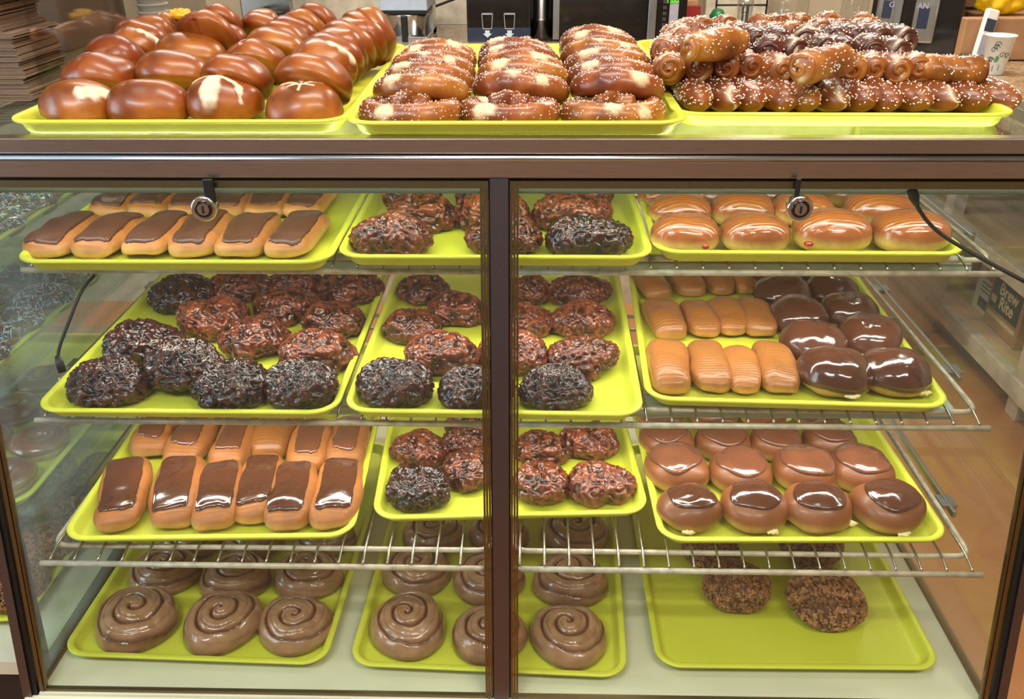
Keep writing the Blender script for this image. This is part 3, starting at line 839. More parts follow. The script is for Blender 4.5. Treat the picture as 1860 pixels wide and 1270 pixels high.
# side posts and side glass
def side(x, s):
    a = MB().add(*slab(min(x, x + s * .007), max(x, x + s * .007), ZB - .02, 1.29, -.01, .004)); cp('side_gasket', a, M['black'])
    a = MB().add(*slab(min(x + s * .0075, x + s * .022), max(x + s * .0075, x + s * .022), ZB - .02, 1.29, -.02, .008)); cp('side_post', a, M['postm'])
side(XL, -1); side(XR, 1)
for x, nm in ((XL, 'left'), (XR, 'right')):
    V = [(x + o, y, z) for o in (-.002, .002) for (y, z) in ((gy(ZB) + .01, ZB), (gy(1.30) + .01, 1.30), (YB, 1.30), (YB, ZB))]
    cp('side_glass', MB().add(V, [(3, 2, 1, 0), (4, 5, 6, 7), (0, 1, 5, 4), (1, 2, 6, 5), (2, 3, 7, 6), (3, 0, 4, 7)]), M['glass_side' if x < 0 else 'glass_side_r'])
for x_ in (XL, XR):
    cp('side_floor_trim', MB().box((x_ - .006, 1.0, FLZ - .01), (x_ + .006, YB, FLZ + .006), .001), M['gold'])
cp('rear_frame', MB().box((XL - .02, YB - .012, FLZ), (XL + .012, YB + .012, 1.30)).box((XR - .012, YB - .012, FLZ), (XR + .02, YB + .012, 1.30)).box((XL - .02, YB - .012, 1.27), (XR + .02, YB + .012, 1.302)), M['alu'])
for x_ in (XL - .016, XR + .016):
    cp('top_side_rail', MB().box((x_ - .014, 1.168, 1.285), (x_ + .014, YB, 1.3025), .001), M['alu'])
cp('top_glass', MB().box((XL - .028, 1.162, 1.3045), (XR + .028, YB + .01, TOPZ)), M['glass_top'])
# light fixture under the top rail and LED strips under the racks
def lamp(x0, x1, y, z, label, w=.036, h=.02, energy=10, tilt=0):
    r_ = empty('light_strip', ((x0 + x1) / 2, y, z)); L = (x1 - x0) / 2
    MB().box((-L, -w / 2, 0), (L, w / 2, h), .002).build('housing', M['greybox'], r_)
    MB().box((-L + .01, -w / 2 + .006, -.003), (L - .01, w / 2 - .006, -.0002), .001).build('diffuser', M['lamp_emit'], r_)
    tag(r_, label, 'light', 'light strips inside the case'); return r_
LED = (1.0, .92, .78)
fx = empty('light_fixture', (-.04, 1.212, 1.229))
MB().box((-.745, -.041, .0), (.745, -.018, .003)).build('housing', M['greybox'], fx)
MB().box((-.745, -.044, 0), (.745, -.041, .030)).build('front_lens', M['lens'], fx)
MB().tube([(-.72, -.006, .018), (.72, -.006, .018)], .009, 16).build('tube_lamp', M['tube_emit'], fx, True)
tag(fx, 'long tube light fixture behind the bronze rail at the case top', 'light')

# locks
for k, (px, py, nm) in enumerate(((372, 378, 'left'), (1452, 378, 'right'))):
    c = at(px, py, y=1.131); l = empty('cabinet_lock', c)
    sg = 1 if k == 0 else -1
    MB().box((-.003 + sg * .006, -.002, .008), (.011 + sg * .006 - (0 if k == 0 else .008), .0035, .040), .001).build('strap', M['black'], l)
    rotm = Matrix.Rotation(R(90), 4, 'X')
    MB().lathe([(.0165, -.010), (.0175, 0), (.0175, .004), (.0150, .0065), (.0135, .0050), (.0125, .0052)], 36, M4=rotm).build('lock_ring', M['chrome'], l, True)
    MB().lathe([(.0122, -.004), (.0122, .0060), (.0105, .0072), (.0085, .0060)], 32, M4=rotm).build('lock_barrel', M['blackgloss'], l, True)
    MB().lathe([(.0082, -.004), (.0082, .0072)], 28, M4=rotm).box((-.0012, -.0082, -.005), (.0012, -.0070, .005)).build('keyway', M['steel'], l)
    MB().box((-.0013, -.0086, -.0052), (.0013, -.0080, .0052)).build('key_slot', M['black'], l)
    tag(l, f"round chrome cam lock hanging on black strap on the {nm} glass door", 'lock', 'cam locks on the glass doors')

# ------------------------------------------------------------------ wire racks
RIM = {1: CAMZ - .4628, 2: CAMZ - .6837, 3: CAMZ - .8920, 4: CAMZ - 1.1220, 0: 1.3315}
TH = .022
RACKF = {1: 1.205, 2: 1.132, 3: 1.043}
RZ = {k: RIM[k] - TH - .0025 for k in (1, 2, 3)}
wire_me = {}
LEVEL = {1: 'top', 2: 'middle', 3: 'lowest'}
for lv in (1, 2, 3):
    for (x0, x1, side_) in ((-.772, -.058, 'left'), (-.036, .688, 'right')):
        zt = RZ[lv] - .0024; yf = RACKF[lv]; yb = 1.86
        rk = empty('wire_rack', ((x0 + x1) / 2, yf, zt)); X = (x1 - x0) / 2
        dz = -.0135
        MB().tube([(-X, 0, dz), (X, 0, dz)], .0046, 12).build('front_bar', M['wire'], rk, True)
        # loop with rounded corners
        pts = []; y0 = .032; y1 = yb - yf; rr = .022; X2 = X - .006
        for (cx, cy, a0) in ((X2 - rr, y0 + rr, -90), (X2 - rr, y1 - rr, 0), (-X2 + rr, y1 - rr, 90), (-X2 + rr, y0 + rr, 180)):
            for q in range(6): a = R(a0 + q * 18); pts.append((cx + rr * math.cos(a), cy + rr * math.sin(a), -.0045))
        MB().tube(pts, .0042, 10, closed=True).build('frame_loop', M['wire'], rk, True)
        MB().tube([(-X2, y1 * .5, -.0045), (X2, y1 * .5, -.0045)], .0036, 8).build('cross_bar', M['wire'], rk, True)
        n = int(round(2 * X / .0405)); key = lv
        if key not in wire_me:
            wire_me[key] = MB().tube([(0, 0, dz + .006), (0, .006, dz + .0085), (0, .026, .0002), (0, .04, .0012), (0, y1, .0012)], .0019, 8).mesh('rack_wire', M['wirechrome'], True)
        for q in range(n + 1):
            obj('wire', wire_me[key], rk, (-X + .016 + (2 * X - .032) * q / n, 0, 0))
        tag(rk, f"cream wire rack, {side_} half of the {LEVEL[lv]} shelf in the case", 'rack', 'wire shelf racks in the display case')
    # support bars along the sides
    for x, sd in ((-.790, 'left'), (.706, 'right')):
        sb = MB().box((-.003, .10, -.018), (.003, .62, -.006), .001).box((-.013, .12, -.016), (.013, .150, -.008)).box((-.013, .46, -.016), (.013, .49, -.008)).build('rack_support', M['alu'], None, loc=(x, RACKF[lv] + .045, RZ[lv] - .004))
        tag(sb, f"grey metal support rail at {sd} end of the {LEVEL[lv]} wire shelf", 'bracket', 'rack support rails')
# LED strips under racks
lamp(-.74, .66, 1.262, RZ[1] - .036, 'slim light strip hanging under the top wire shelf')
lamp(-.74, .66, 1.205, RZ[2] - .036, 'slim light strip hanging under the middle wire shelf')

# ------------------------------------------------------------------ trays
def rrect(w, d, r, n=8):
    P = []
    for (cx, cy, a0) in ((w - r, r, -90), (w - r, d - r, 0), (r, d - r, 90), (r, r, 180)):
        for q in range(n + 1): a = R(a0 + q * 90 / n); P.append((cx + r * math.cos(a), cy + r * math.sin(a)))
    return P
def tray_mesh(W, D):
    """origin: front centre of the rim outline, z=0 at rim top"""
    prof = [  # (inset, z)
        (.030, -TH), (.0215, -TH), (.0175, -TH + .0012), (.0145, -TH + .004), (.0095, -.0065), (.0085, -.0045), (.0015, -.0048), (0, -.0035), (0, -.0014), (.0012, -.0002), (.004, 0), (.0085, -.0003), (.0105, -.0016),
        (.0125, -.006), (.0180, -TH + .0060), (.0215, -TH + .0036), (.027, -TH + .0030)]
    V = []; F = []; n = None
    for (ins, z) in prof:
        P = rrect(W - 2 * ins, D - 2 * ins, max(.012, .042 - ins)); n = len(P)
        V += [(x + ins - W / 2, y + ins, z) for x, y in P]
    for i in range(len(prof) - 1):
        for k in range(n): F.append((i * n + k, i * n + (k + 1) % n, (i + 1) * n + (k + 1) % n, (i + 1) * n + k))
    F.append(tuple(range(n))[::-1]); F.append(tuple((len(prof) - 1) * n + k for k in range(n)))
    return mesh_np('tray', V, F, M['tray'])
TR = {}
def tray(key, lv, xc, yf, rot, W, label, group='lime green trays in the display case'):
    me = tray_mesh(W, .66 if lv != 9 else .66)
    o = obj('serving_tray', me, None, (xc, yf, RIM[lv]), (0, 0, R(rot)))
    smooth_by_angle(o, 50)
    tag(o, label, 'tray', group); TR[key] = o; return o
tray('T1', 0, -.483, 1.157, .3, .462, 'lime green tray of brown pretzel buns, left on top of the case', 'lime green trays on the case top')
tray('T2', 0, -.026, 1.149, .2, .456, 'lime green tray of salted soft pretzels, middle on top of the case', 'lime green trays on the case top')
tray('T3', 0, .418, 1.196, -1.0, .464, 'lime green tray of salted pretzel sticks, right on top of the case', 'lime green trays on the case top')
tray('a1', 1, -.519, 1.142, .28, .459, 'lime green tray holding chocolate long johns on the top wire shelf')
tray('b1', 1, -.058, 1.165, .03, .458, 'lime green tray of dark fritters on the top wire shelf')
tray('c1', 1, .399, 1.185, -.36, .450, 'lime green tray of glazed filled donuts on the top wire shelf')
tray('a2', 2, -.522, 1.096, .1, .460, 'lime green tray of dark fritters, left on the middle wire shelf')
tray('b2', 2, -.061, 1.100, -.67, .450, 'lime green tray of dark fritters, centre of the middle wire shelf')
tray('c2', 2, .398, 1.135, -2.19, .456, 'lime green tray of plain long johns and chocolate rounds, middle wire shelf')
tray('a3', 3, -.511, 1.060, 2.12, .460, 'lime green tray of glossy chocolate long johns on the lowest wire shelf')
tray('b3', 3, -.035, 1.123, 3.07, .450, 'lime green tray of fritters in the centre of the lowest wire shelf')
tray('c3', 3, .423, 1.071, 1.09, .453, 'lime green tray of chocolate topped round donuts on the lowest wire shelf')
RIM[4] = FLZ + TH + .001
def relevel(x0, y0, zold, znew):
    k = (CAMZ - znew) / (CAMZ - zold); return x0 * k, y0 * k, k
for key, xc, yf, rot, W, lab in (('a4', -.564, 1.028, -1.58, .450, 'lime green tray of three rows of swirl rolls, left on the case floor'),
                                 ('b4', -.074, 1.014, -2.14, .457, 'lime green tray of swirl rolls, centre of the case floor'),
                                 ('c4', .436, 1.030, .43, .464, 'nearly empty lime green tray with nut covered donuts, right on the case floor')):
    x_, y_, k_ = relevel(xc, yf, CAMZ - 1.1220, RIM[4]); tray(key, 4, x_, y_, rot, W * k_, lab)
FL = {k: RIM[k] - TH + .0032 for k in RIM}

# ------------------------------------------------------------------ pastries inside the case
F1, F2, F3, F4 = FL[1], FL[2], FL[3], FL[4]
rows('john_matte', 'long_john', 'chocolate iced long john', 'donut', 'top shelf left tray', 'chocolate long johns on the top shelf', F1,
     [[(x, 424, 88, {'rz': rz, 's': 1.04, 'sy': 1.08}) for x, rz in ((118, 1), (203, -1), (288, -2), (368, 1), (453, -2), (542, -3))],
      [(x, 361, 82, {'rz': rz, 's': 1.02}) for x, rz in ((222, 3), (292, -3), (358, 0), (427, 2), (495, -2), (566, -3))]])
rows('fritter', 'apple_fritter', 'lumpy glazed fritter', 'donut', 'top shelf centre tray', 'fritters on the top shelf centre tray', F1,
     [[(712, 431, 146, {'sy': .85}), (915, 430, 142), (1066, 428, 150, {'k': 'fritter_dark', 'd': 'dark glazed fritter', 'sy': .85})],
      [(768, 383, 128), (901, 386, 138), (1043, 385, 136)],
      [(752, 348, 112), (880, 347, 105), (1055, 348, 118)]])
rows('jelly', 'filled_donut', 'shiny glazed filled donut', 'donut', 'top shelf right tray', 'glazed filled donuts on the top shelf', F1,
     [[(1245, 425, 126, {'rz': -3}), (1373, 424, 128, {'rz': 4}), (1512, 421, 142, {'rz': 0}), (1655, 422, 138, {'rz': -3})],
      [(1235, 378, 114), (1347, 376, 116), (1459, 376, 112), (1597, 378, 126)],
      [(1207, 349, 98), (1303, 347, 100), (1415, 347, 100), (1550, 346, 108)]])
DK = {'k': 'fritter_dark', 'd': 'nearly black glazed fritter'}
rows('fritter', 'apple_fritter', 'lumpy glazed fritter', 'donut', 'middle shelf left tray', 'fritters on the middle shelf left tray', F2,
     [[(192, 700, 146, dict(DK)), (418, 700, 134, dict(DK, sy=1.15)), (542, 712, 148, dict(DK))],
      [(263, 622, 138, dict(DK)), (335, 664, 148, dict(DK, z=.012)), (462, 613, 130), (575, 638, 136)],
      [(332, 534, 118, dict(DK)), (393, 578, 132), (523, 553, 114), (608, 580, 116)],
      [(437, 517, 112), (540, 510, 100), (637, 522, 122)]])
rows('fritter', 'apple_fritter', 'lumpy glazed fritter', 'donut', 'middle shelf centre tray', 'fritters on the middle shelf centre tray', F2,
     [[(720, 698, 148, dict(DK)), (862, 704, 134, dict(DK)), (1010, 706, 134, dict(DK))],
      [(803, 641, 136), (937, 638, 128), (1062, 644, 126)],
      [(752, 590, 110), (950, 578, 108), (1060, 580, 116)],
      [(769, 522, 98), (830, 558, 108), (960, 523, 92), (1056, 527, 110)]])
rows('john_plain', 'long_john', 'plain golden long john', 'donut', 'middle shelf right tray', 'plain long johns on the middle shelf', F2,
     [[(1215, 658, 88, {'rz': -4, 's': 1.02, 'sy': 1.13}), (1287, 657, 80, {'rz': -3, 's': .98, 'sy': 1.13}), (1347, 664, 76, {'rz': -3, 's': .9, 'sy': 1.13}), (1410, 661, 82, {'rz': -3, 's': .98, 'sy': 1.13})],
      [(1207, 573, 80, {'rz': 4, 's': 1.0}), (1270, 571, 70, {'rz': 3, 's': .92}), (1322, 569, 74, {'rz': 2, 's': .96}), (1374, 571, 74, {'rz': 1, 's': .96})],
      [(1182, 508, 64, {'rz': 10, 's': .93}), (1243, 503, 64, {'rz': 8, 's': .93}), (1299, 502, 60, {'rz': 12, 's': .9}), (1348, 501, 56, {'rz': 10, 's': .86})]])
rows('round_full', 'iced_donut', 'round donut coated in chocolate', 'donut', 'middle shelf right tray', 'chocolate rounds on the middle shelf', F2,
     [[(1518, 680, 130, {'k': 'round_full'}), (1622, 679, 126)],
      [(1477, 623, 116), (1578, 613, 112)],
      [(1450, 574, 102), (1543, 567, 104)],
      [(1421, 533, 100), (1510, 527, 94)],
      [(1402, 502, 84), (1486, 500, 84)]])
rows('john_gloss', 'long_john', 'glossy chocolate long john', 'donut', 'lowest shelf left tray', 'chocolate long johns on the lowest shelf', F3,
     [[(219, 902, 88, {'rz': 16}), (323, 890, 88, {'rz': 12}), (396, 896, 82, {'rz': 11}), (469, 886, 80, {'rz': 6}), (533, 896, 84, {'rz': 5}), (613, 892, 84, {'rz': 4})],
      [(290, 778, 72, {'k': 'john_milk', 'rz': 6}), (354, 790, 76, {'k': 'john_milk', 'rz': 2}), (428, 800, 72, {'k': 'john_milk', 'rz': 4}), (503, 780, 72, {'k': 'john_plain', 'd': 'nearly bare long john', 'rz': 0}),
       (566, 806, 74, {'k': 'john_milk', 'rz': 4}), (634, 800, 70, {'k': 'john_milk', 'rz': 2})]])
rows('fritter', 'apple_fritter', 'lumpy glazed fritter', 'donut', 'lowest shelf centre tray', 'fritters on the lowest shelf', F3,
     [[(758, 886, 120, {'k': 'fritter_dark', 'd': 'dark glazed fritter', 'sy': 1.1}), (983, 873, 112, {'sy': 1.1}), (1090, 873, 120)],
      [(764, 812, 104), (857, 850, 112), (984, 810, 102), (1073, 797, 108)],
      [(848, 800, 84), (850, 768, 84)]])
rows('round_gloss', 'iced_donut', 'round donut with chocolate top', 'donut', 'lowest shelf right tray', 'chocolate topped rounds on the lowest shelf', F3,
     [[(1254, 925, 114, {'v': 0}), (1370, 927, 124, {'v': 1}), (1486, 925, 124, {'v': 3}), (1614, 925, 130, {'v': 4, 'rz': 20})],
      [(1229, 852, 118, {'k': 'round_milk'}), (1343, 856, 112, {'k': 'round_milk'}), (1461, 854, 116, {'k': 'round_milk'}), (1563, 856, 118, {'k': 'round_milk'})],
      [(1211, 798, 100, {'k': 'round_milk'}), (1312, 801, 100, {'k': 'round_milk'}), (1410, 803, 96, {'k': 'round_milk'}), (1507, 798, 98, {'k': 'round_milk'})],
      [(1197, 745, 92, {'k': 'round_milk'}), (1293, 745, 92, {'k': 'round_milk'}), (1385, 745, 90, {'k': 'round_milk'}), (1480, 745, 90, {'k': 'round_milk'})]])
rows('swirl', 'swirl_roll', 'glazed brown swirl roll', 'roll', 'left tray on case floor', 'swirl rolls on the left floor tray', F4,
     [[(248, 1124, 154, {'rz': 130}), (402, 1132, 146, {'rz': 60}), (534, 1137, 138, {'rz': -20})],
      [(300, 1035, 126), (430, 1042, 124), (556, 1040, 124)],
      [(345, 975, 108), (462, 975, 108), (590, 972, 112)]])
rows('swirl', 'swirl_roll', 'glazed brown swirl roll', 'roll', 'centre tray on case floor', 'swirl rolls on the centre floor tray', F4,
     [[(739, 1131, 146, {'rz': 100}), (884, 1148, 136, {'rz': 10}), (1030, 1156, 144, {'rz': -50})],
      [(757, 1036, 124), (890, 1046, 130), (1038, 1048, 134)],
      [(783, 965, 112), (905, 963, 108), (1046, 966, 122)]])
rows('nut', 'nut_donut', 'round donut covered in chopped nuts', 'donut', 'right tray on case floor', 'nut covered donuts on the case floor', F4,
     [[(1338, 1062, 116), (1500, 1088, 136)],
      [(1292, 992, 100), (1474, 985, 108)]])

# ------------------------------------------------------------------ pastries on the case top
T0 = FL[0]
B1 = [[(141, 184, 140, {'v': 3, 'rz': -8, 'sy': .92}), (270, 182, 144, {'v': 0, 'rz': -4, 'sy': .92}), (407, 180, 138, {'v': 1, 'rz': 0, 'sy': .92, 'sz': 1.06}), (547, 188, 142, {'v': 2, 'rz': -4, 'sy': .92})],
      [(188, 134, 136, {'v': 4, 'rx': -22, 'z': .012, 'rz': -16}), (318, 128, 126, {'v': 0, 'rx': -20, 'z': .014, 'rz': -6}), (432, 138, 130, {'v': 5, 'rx': -36, 'z': .022, 'rz': -22}), (571, 142, 142, {'v': 5, 'rx': -40, 'z': .022, 'rz': -20})],
      [(218, 104, 118, {'v': 6, 'rx': -35, 'z': .012, 'rz': -22}), (350, 96, 122, {'v': 0, 'rx': -22, 'z': .012, 'rz': -8}), (470, 107, 112, {'v': 4, 'rx': -35, 'z': .014, 'rz': -20}), (590, 114, 124, {'v': 3, 'rx': -42, 'z': .018, 'rz': -26})],
      [(250, 84, 100, {'v': 3, 'rx': -40, 'z': .016, 'rz': -22}), (398, 88, 92, {'v': 6, 'rx': -35, 'z': .010, 'rz': -14}), (508, 88, 108, {'v': 0, 'rx': -42, 'z': .016, 'rz': -22}), (612, 100, 108, {'v': 0, 'rx': -50, 'z': .016, 'rz': -28})],
      [(264, 70, 96, {'v': 0, 'rx': -45, 'z': .016, 'rz': -20}), (380, 66, 112, {'v': 4, 'rx': -62, 'z': .034, 'rz': -6}), (412, 70, 78, {'v': 0, 'rx': -50, 'z': .022, 'rz': -14}), (520, 74, 100, {'v': 5, 'rx': -48, 'z': .016, 'rz': -22}), (626, 90, 106, {'v': 6, 'rx': -56, 'z': .018, 'rz': -32})],
      [(282, 60, 88, {'v': 6, 'rx': -48, 'z': .016, 'rz': -20}), (455, 62, 74, {'v': 0, 'rx': -20, 'z': .012, 'rz': -10}), (538, 64, 92, {'v': 0, 'rx': -52, 'z': .018, 'rz': -24}), (640, 80, 104, {'v': 0, 'rx': -60, 'z': .022, 'rz': -36})],
      [(310, 52, 78, {'v': 4, 'rx': -45, 'z': .014, 'rz': -16}), (340, 46, 70, {'v': 0, 'rx': -35, 'z': .02, 'rz': -10}), (482, 54, 80, {'v': 0, 'rx': -52, 'z': .026, 'rz': -22}), (556, 52, 88, {'v': 4, 'rx': -55, 'z': .026, 'rz': -26}), (656, 72, 104, {'v': 6, 'rx': -64, 'z': .026, 'rz': -42})],
      [(402, 40, 84, {'v': 4, 'rx': -50, 'z': .045, 'rz': -12}), (480, 46, 72, {'v': 6, 'rx': -58, 'z': .03, 'rz': -22}), (578, 38, 80, {'v': 5, 'rx': -58, 'z': .03, 'rz': -28}), (668, 66, 104, {'v': 0, 'rx': -68, 'z': .03, 'rz': -50}), (684, 62, 106, {'v': 4, 'rx': -74, 'z': .032, 'rz': -58})]]
rows('bun', 'pretzel_bun', 'shiny brown pretzel bun', 'bun', 'left tray on case top', 'pretzel buns on the case top', T0, B1)
P2 = [[(745, 200, 182, {'v': 0, 'rz': 4}), (926, 199, 176, {'v': 1, 'rz': -3}), (1113, 198, 184, {'v': 2, 'rz': 2})]]
col = [[(765, 158), (778, 136), (786, 116), (794, 100), (800, 86)], [(946, 154), (950, 132), (946, 114), (942, 97), (938, 82)], [(1119, 152), (1112, 131), (1105, 110), (1096, 90), (1088, 72), (1082, 60)]]
wd = [[172, 160, 150, 140, 132], [168, 168, 156, 146, 134], [170, 162, 156, 150, 142, 134]]
for r in range(6):
    row = []
    for c in range(3):
        if r < len(col[c]):
            px, py = col[c][r]
            row.append((px, py + (10, 12, 14, 17, 20, 22)[r], wd[c][r], {'rx': -24 - r * 2, 'z': .014 + (.004 if c == 2 else 0), 'rz': (-6, -6, -6)[c] + rng.uniform(-3, 3), 'v': (r + c * 2) % 5}))
    P2.append(row)
rows('pretzel', 'soft_pretzel', 'salted soft pretzel', 'pretzel', 'middle tray on case top', 'soft pretzels on the case top', T0, P2)
SD = {'k': 'stick_dark', 'd': 'dark salted pretzel stick'}
P3 = [[(x, 166, 50, {'k': 'stick_flat', 'rz': 7 + (x - 1250) / 34 + rng.uniform(-3, 3), 's': 1.02, 'sy': 1.12}) for x in (1250, 1294, 1337, 1384, 1428, 1472, 1516, 1560, 1606, 1655, 1706, 1756)],
      [(x, y, 50, {'z': .036, 's': 1.08, 'rz': rng.uniform(-9, 9), 'rx': -6, 'sy': .85}) for x, y in ((1215, 127), (1269, 125), (1319, 123), (1367, 121), (1422, 127), (1470, 129), (1550, 126), (1590, 125), (1634, 128), (1671, 127))],
      [(x, y, 46, dict(SD if 1320 < x < 1680 else {}, z=.050, sy=.8, s=1.04, rz=rng.uniform(-20, 20), rx=-4)) for x, y in ((1205, 97), (1265, 94), (1331, 98), (1394, 96), (1452, 95), (1502, 92), (1546, 95), (1588, 94), (1640, 97))],
      [(x, y, 46, dict(SD if x > 1320 else {}, z=.056, sy=.8, s=1.04, rz=rng.uniform(-25, 15), rx=-3)) for x, y in ((1239, 76), (1330, 78), (1375, 76), (1414, 80), (1462, 74), (1518, 74), (1560, 72), (1605, 74), (1650, 74))],
      [(x, y, 44, dict(z=.058, sy=.75, s=1.02, rz=rng.uniform(-30, 20), rx=-10)) for x, y in ((1225, 64), (1262, 62), (1352, 62), (1404, 62), (1446, 62), (1494, 57), (1534, 56), (1584, 56))],
      [(x, y + 1, 42, dict(z=.060, sy=.65, s=1.0, rx=-14, rz=rng.uniform(-35, 20))) for x, y in ((1243, 50), (1282, 49), (1325, 47), (1376, 43), (1420, 43), (1460, 41), (1510, 40), (1562, 42))]]
P3[1].append((1726, 127, 50, {'z': .034, 's': 1.0, 'sy': .72, 'rz': 82, 'd': 'sideways salted pretzel stick'}))
P3[1].append((1494, 118, 50, {'z': .050, 's': 1.1, 'sy': .75, 'rz': -50, 'rx': 0, 'd': 'slanting salted pretzel stick'}))
P3[2].append((1298, 82, 50, {'z': .070, 's': 1.05, 'sy': .8, 'rz': -52, 'd': 'slanting golden pretzel stick', 'rx': 0}))
rows('stick', 'pretzel_stick', 'salted pretzel stick', 'pretzel', 'right tray on case top', 'pretzel sticks on the case top', T0, P3)
ch = Blob(.022, .016, .018, 1, 1, .6, lambda P, N, t, p: (perlin(P, 220, 3) * .010, np.zeros(len(P))), 5, .2).mesh('cheese_topping', M['cheese'], 40, 24)
o = obj('cheese_topping', ch, None, at(332, 34, y=1.80)); tag(o, 'clump of orange melted cheese on a pretzel bun at the back left', 'cheese')

# ------------------------------------------------------------------ cables
def cable(name, pix, r, label, plug=None):
    P = [at(*p[:2], **p[2]) for p in pix]; Q = []
    for i in range(len(P) - 1):
        p0 = P[max(0, i - 1)]; p1 = P[i]; p2 = P[i + 1]; p3 = P[min(len(P) - 1, i + 2)]
        for s_ in range(8):
            t = s_ / 8; Q.append(.5 * ((2 * p1) + (p2 - p0) * t + (2 * p0 - 5 * p1 + 4 * p2 - p3) * t * t + (3 * p1 - p0 - 3 * p2 + p3) * t ** 3))
    Q.append(P[-1]); e = empty(name, P[0]); o = MB().tube([q - P[0] for q in Q], r, 10).build('cord', M['black'], e, True)
    end = Q[:4] if plug == 0 else Q[-4:][::-1]
    d = (end[2] - end[0]).normalized()
    MB().tube([end[0] - d * .004 - P[0], end[0] + d * .010 - P[0], end[0] + d * .022 - P[0]], [r * 2.3, r * 2.5, r * 1.3], 12).build('plug', M['black'], e, True)
    tag(e, label, 'cable'); return e
cable('power_cable', [(172, 500, dict(y=1.20)), (148, 530, dict(y=1.17)), (125, 585, dict(y=1.14)), (106, 640, dict(y=1.115)), (112, 672, dict(y=1.105))], .0024, 'thin black power cable hanging behind the left glass of the case', 1)
cable('power_cable', [(1657, 347, dict(y=1.168)), (1672, 385, dict(y=1.166)), (1708, 424, dict(y=1.160)), (1780, 468, dict(y=1.140)), (1862, 512, dict(y=1.118))], .0028, 'black power cable curving down at the right end of the top shelf', 0)

# ------------------------------------------------------------------ neighbouring case on the left
nx1, nx0 = -.858, -1.85
nb = tag(empty('display_case', (-1.35, 1.5, 0)), 'second glass display case of sprinkled donuts at the far left', 'display case')
def np_(name, mb, mat): o = mb.build(name, mat, nb); o.location = (1.35, -1.5, 0); return o
np_('base_cabinet', MB().box((nx0, 1.09, 0), (nx1 + .015, 1.97, .40)), M['black'])
np_('case_floor', MB().box((nx0, 1.06, .40), (nx1 + .015, 1.97, .43)), M['white_panel'])
np_('top_glass', MB().box((nx0, 1.19, 1.3045), (nx1 + .018, 1.97, TOPZ)), M['glass_top'])
np_('top_rail', MB().box((nx0, 1.165, 1.255), (nx1 + .015, 1.19, 1.31), .002), M['rail'])
np_('corner_post', MB().bar((nx1 + .008, 1.07, .40), (nx1 + .008, 1.19, 1.26), .018, .02, (0, 1, 0)), M['postm'])
np_('rear_frame', MB().box((nx0, 1.955, .43), (nx0 + .03, 1.975, 1.30)).box((nx1 - .01, 1.955, .43), (nx1 + .015, 1.975, 1.30)), M['alu'])
NL = {1: 1.085, 2: .90, 3: .66, 4: .457}
nt = {}
for lv, (xr, yf) in {1: (-.90, 1.25), 2: (-.90, 1.22), 3: (-.885, 1.20), 4: (-.90, 1.13)}.items():
    z = NL[lv]
    if lv < 4:
        sh = MB().box((nx0 + .01, 1.21, z - TH - .010), (nx1 - .012, 1.95, z - TH - .004)).build('glass_shelf', M['glass_side'])
        tag(sh, f"glass shelf, {ORD[lv - 1]} from top, in the far left case", 'shelf', 'glass shelves in the far left case')
    for q in range(2):
        W = .46; RIM[9] = z
        tray(('n', lv, q), 9, xr - W / 2 - q * .47, yf, 0, W, f"lime green tray, {('right', 'left')[q]} one on {('top', 'second', 'third', 'bottom')[lv - 1]} level of far left case", 'lime green trays in the far left case')
NP = {1: 'top level', 2: 'second level', 3: 'third level', 4: 'bottom level'}
for lv in (1, 2, 3, 4):
    kd = {1: 'ring', 2: 'ring', 3: 'ring_plain', 4: 'nut'}[lv]; z = NL[lv] - TH + .0035
    ds = {1: 'chocolate ring donut with rainbow sprinkles', 2: 'chocolate ring donut with rainbow sprinkles', 3: 'glossy chocolate ring donut', 4: 'donut rolled in chopped nuts'}[lv]
    for r in range(4):
        for c in range(4):
            x = -.955 - c * .112; y = {1: 1.25, 2: 1.22, 3: 1.20, 4: 1.13}[lv] + .075 + r * .118
            put(kd, {'ring': 'sprinkle_donut', 'ring_plain': 'ring_donut', 'nut': 'nut_donut'}[kd], (x + rng.uniform(-.004, .004), y, z), (0, 0, rng.uniform(0, 6)), (1, 1, 1),
                f"{ds}, {ORD[c]} from right, {ROWN[r]} row, {NP[lv]}", 'donut', f"donuts on the {NP[lv]} of the far left case")

# ------------------------------------------------------------------ paper bags and acrylic panel, top left
pn = MB().box((-.0015, 0, 0), (.0015, .80, .42)).build('acrylic_panel', M['acrylic'], None, loc=(-.79, 1.42, TOPZ))
tag(pn, 'scratched clear acrylic panel standing on the case top beside the pretzel buns', 'panel')
rs = random.Random(2)
zb = TOPZ + .001
bag0 = at(60, 183, z=zb)
for q in range(26):
    if q % 9 == 8: pass
    dx = rs.uniform(-.006, .006); thk = .0085 if q < 12 else .0095
    m = MB(); W_, D_ = .20, .13
    for lay in range(4): m.box((-W_ + rs.uniform(-.003, .003), rs.uniform(-.002, .002), lay * thk / 4), (rs.uniform(-.003, .002), D_, lay * thk / 4 + thk / 5.2))
    edge = bag0.x - (.004 if q < 12 else .022 if q < 17 else .010)
    o = m.build('paper_bag', M['kraft_dark'], None, loc=(edge + dx, bag0.y + rs.uniform(-.004, .004), zb)); zb += thk
    o.rotation_euler = (0, 0, R(rs.uniform(-2, 2)))
    tag(o, f"folded brown paper bag bundle, {'near the bottom' if q < 9 else 'in the middle' if q < 18 else 'near the top'} of the stack at far left", 'paper bag', 'folded paper bags ' + ('near the bottom' if q < 9 else 'in the middle' if q < 18 else 'near the top') + ' of the stack')
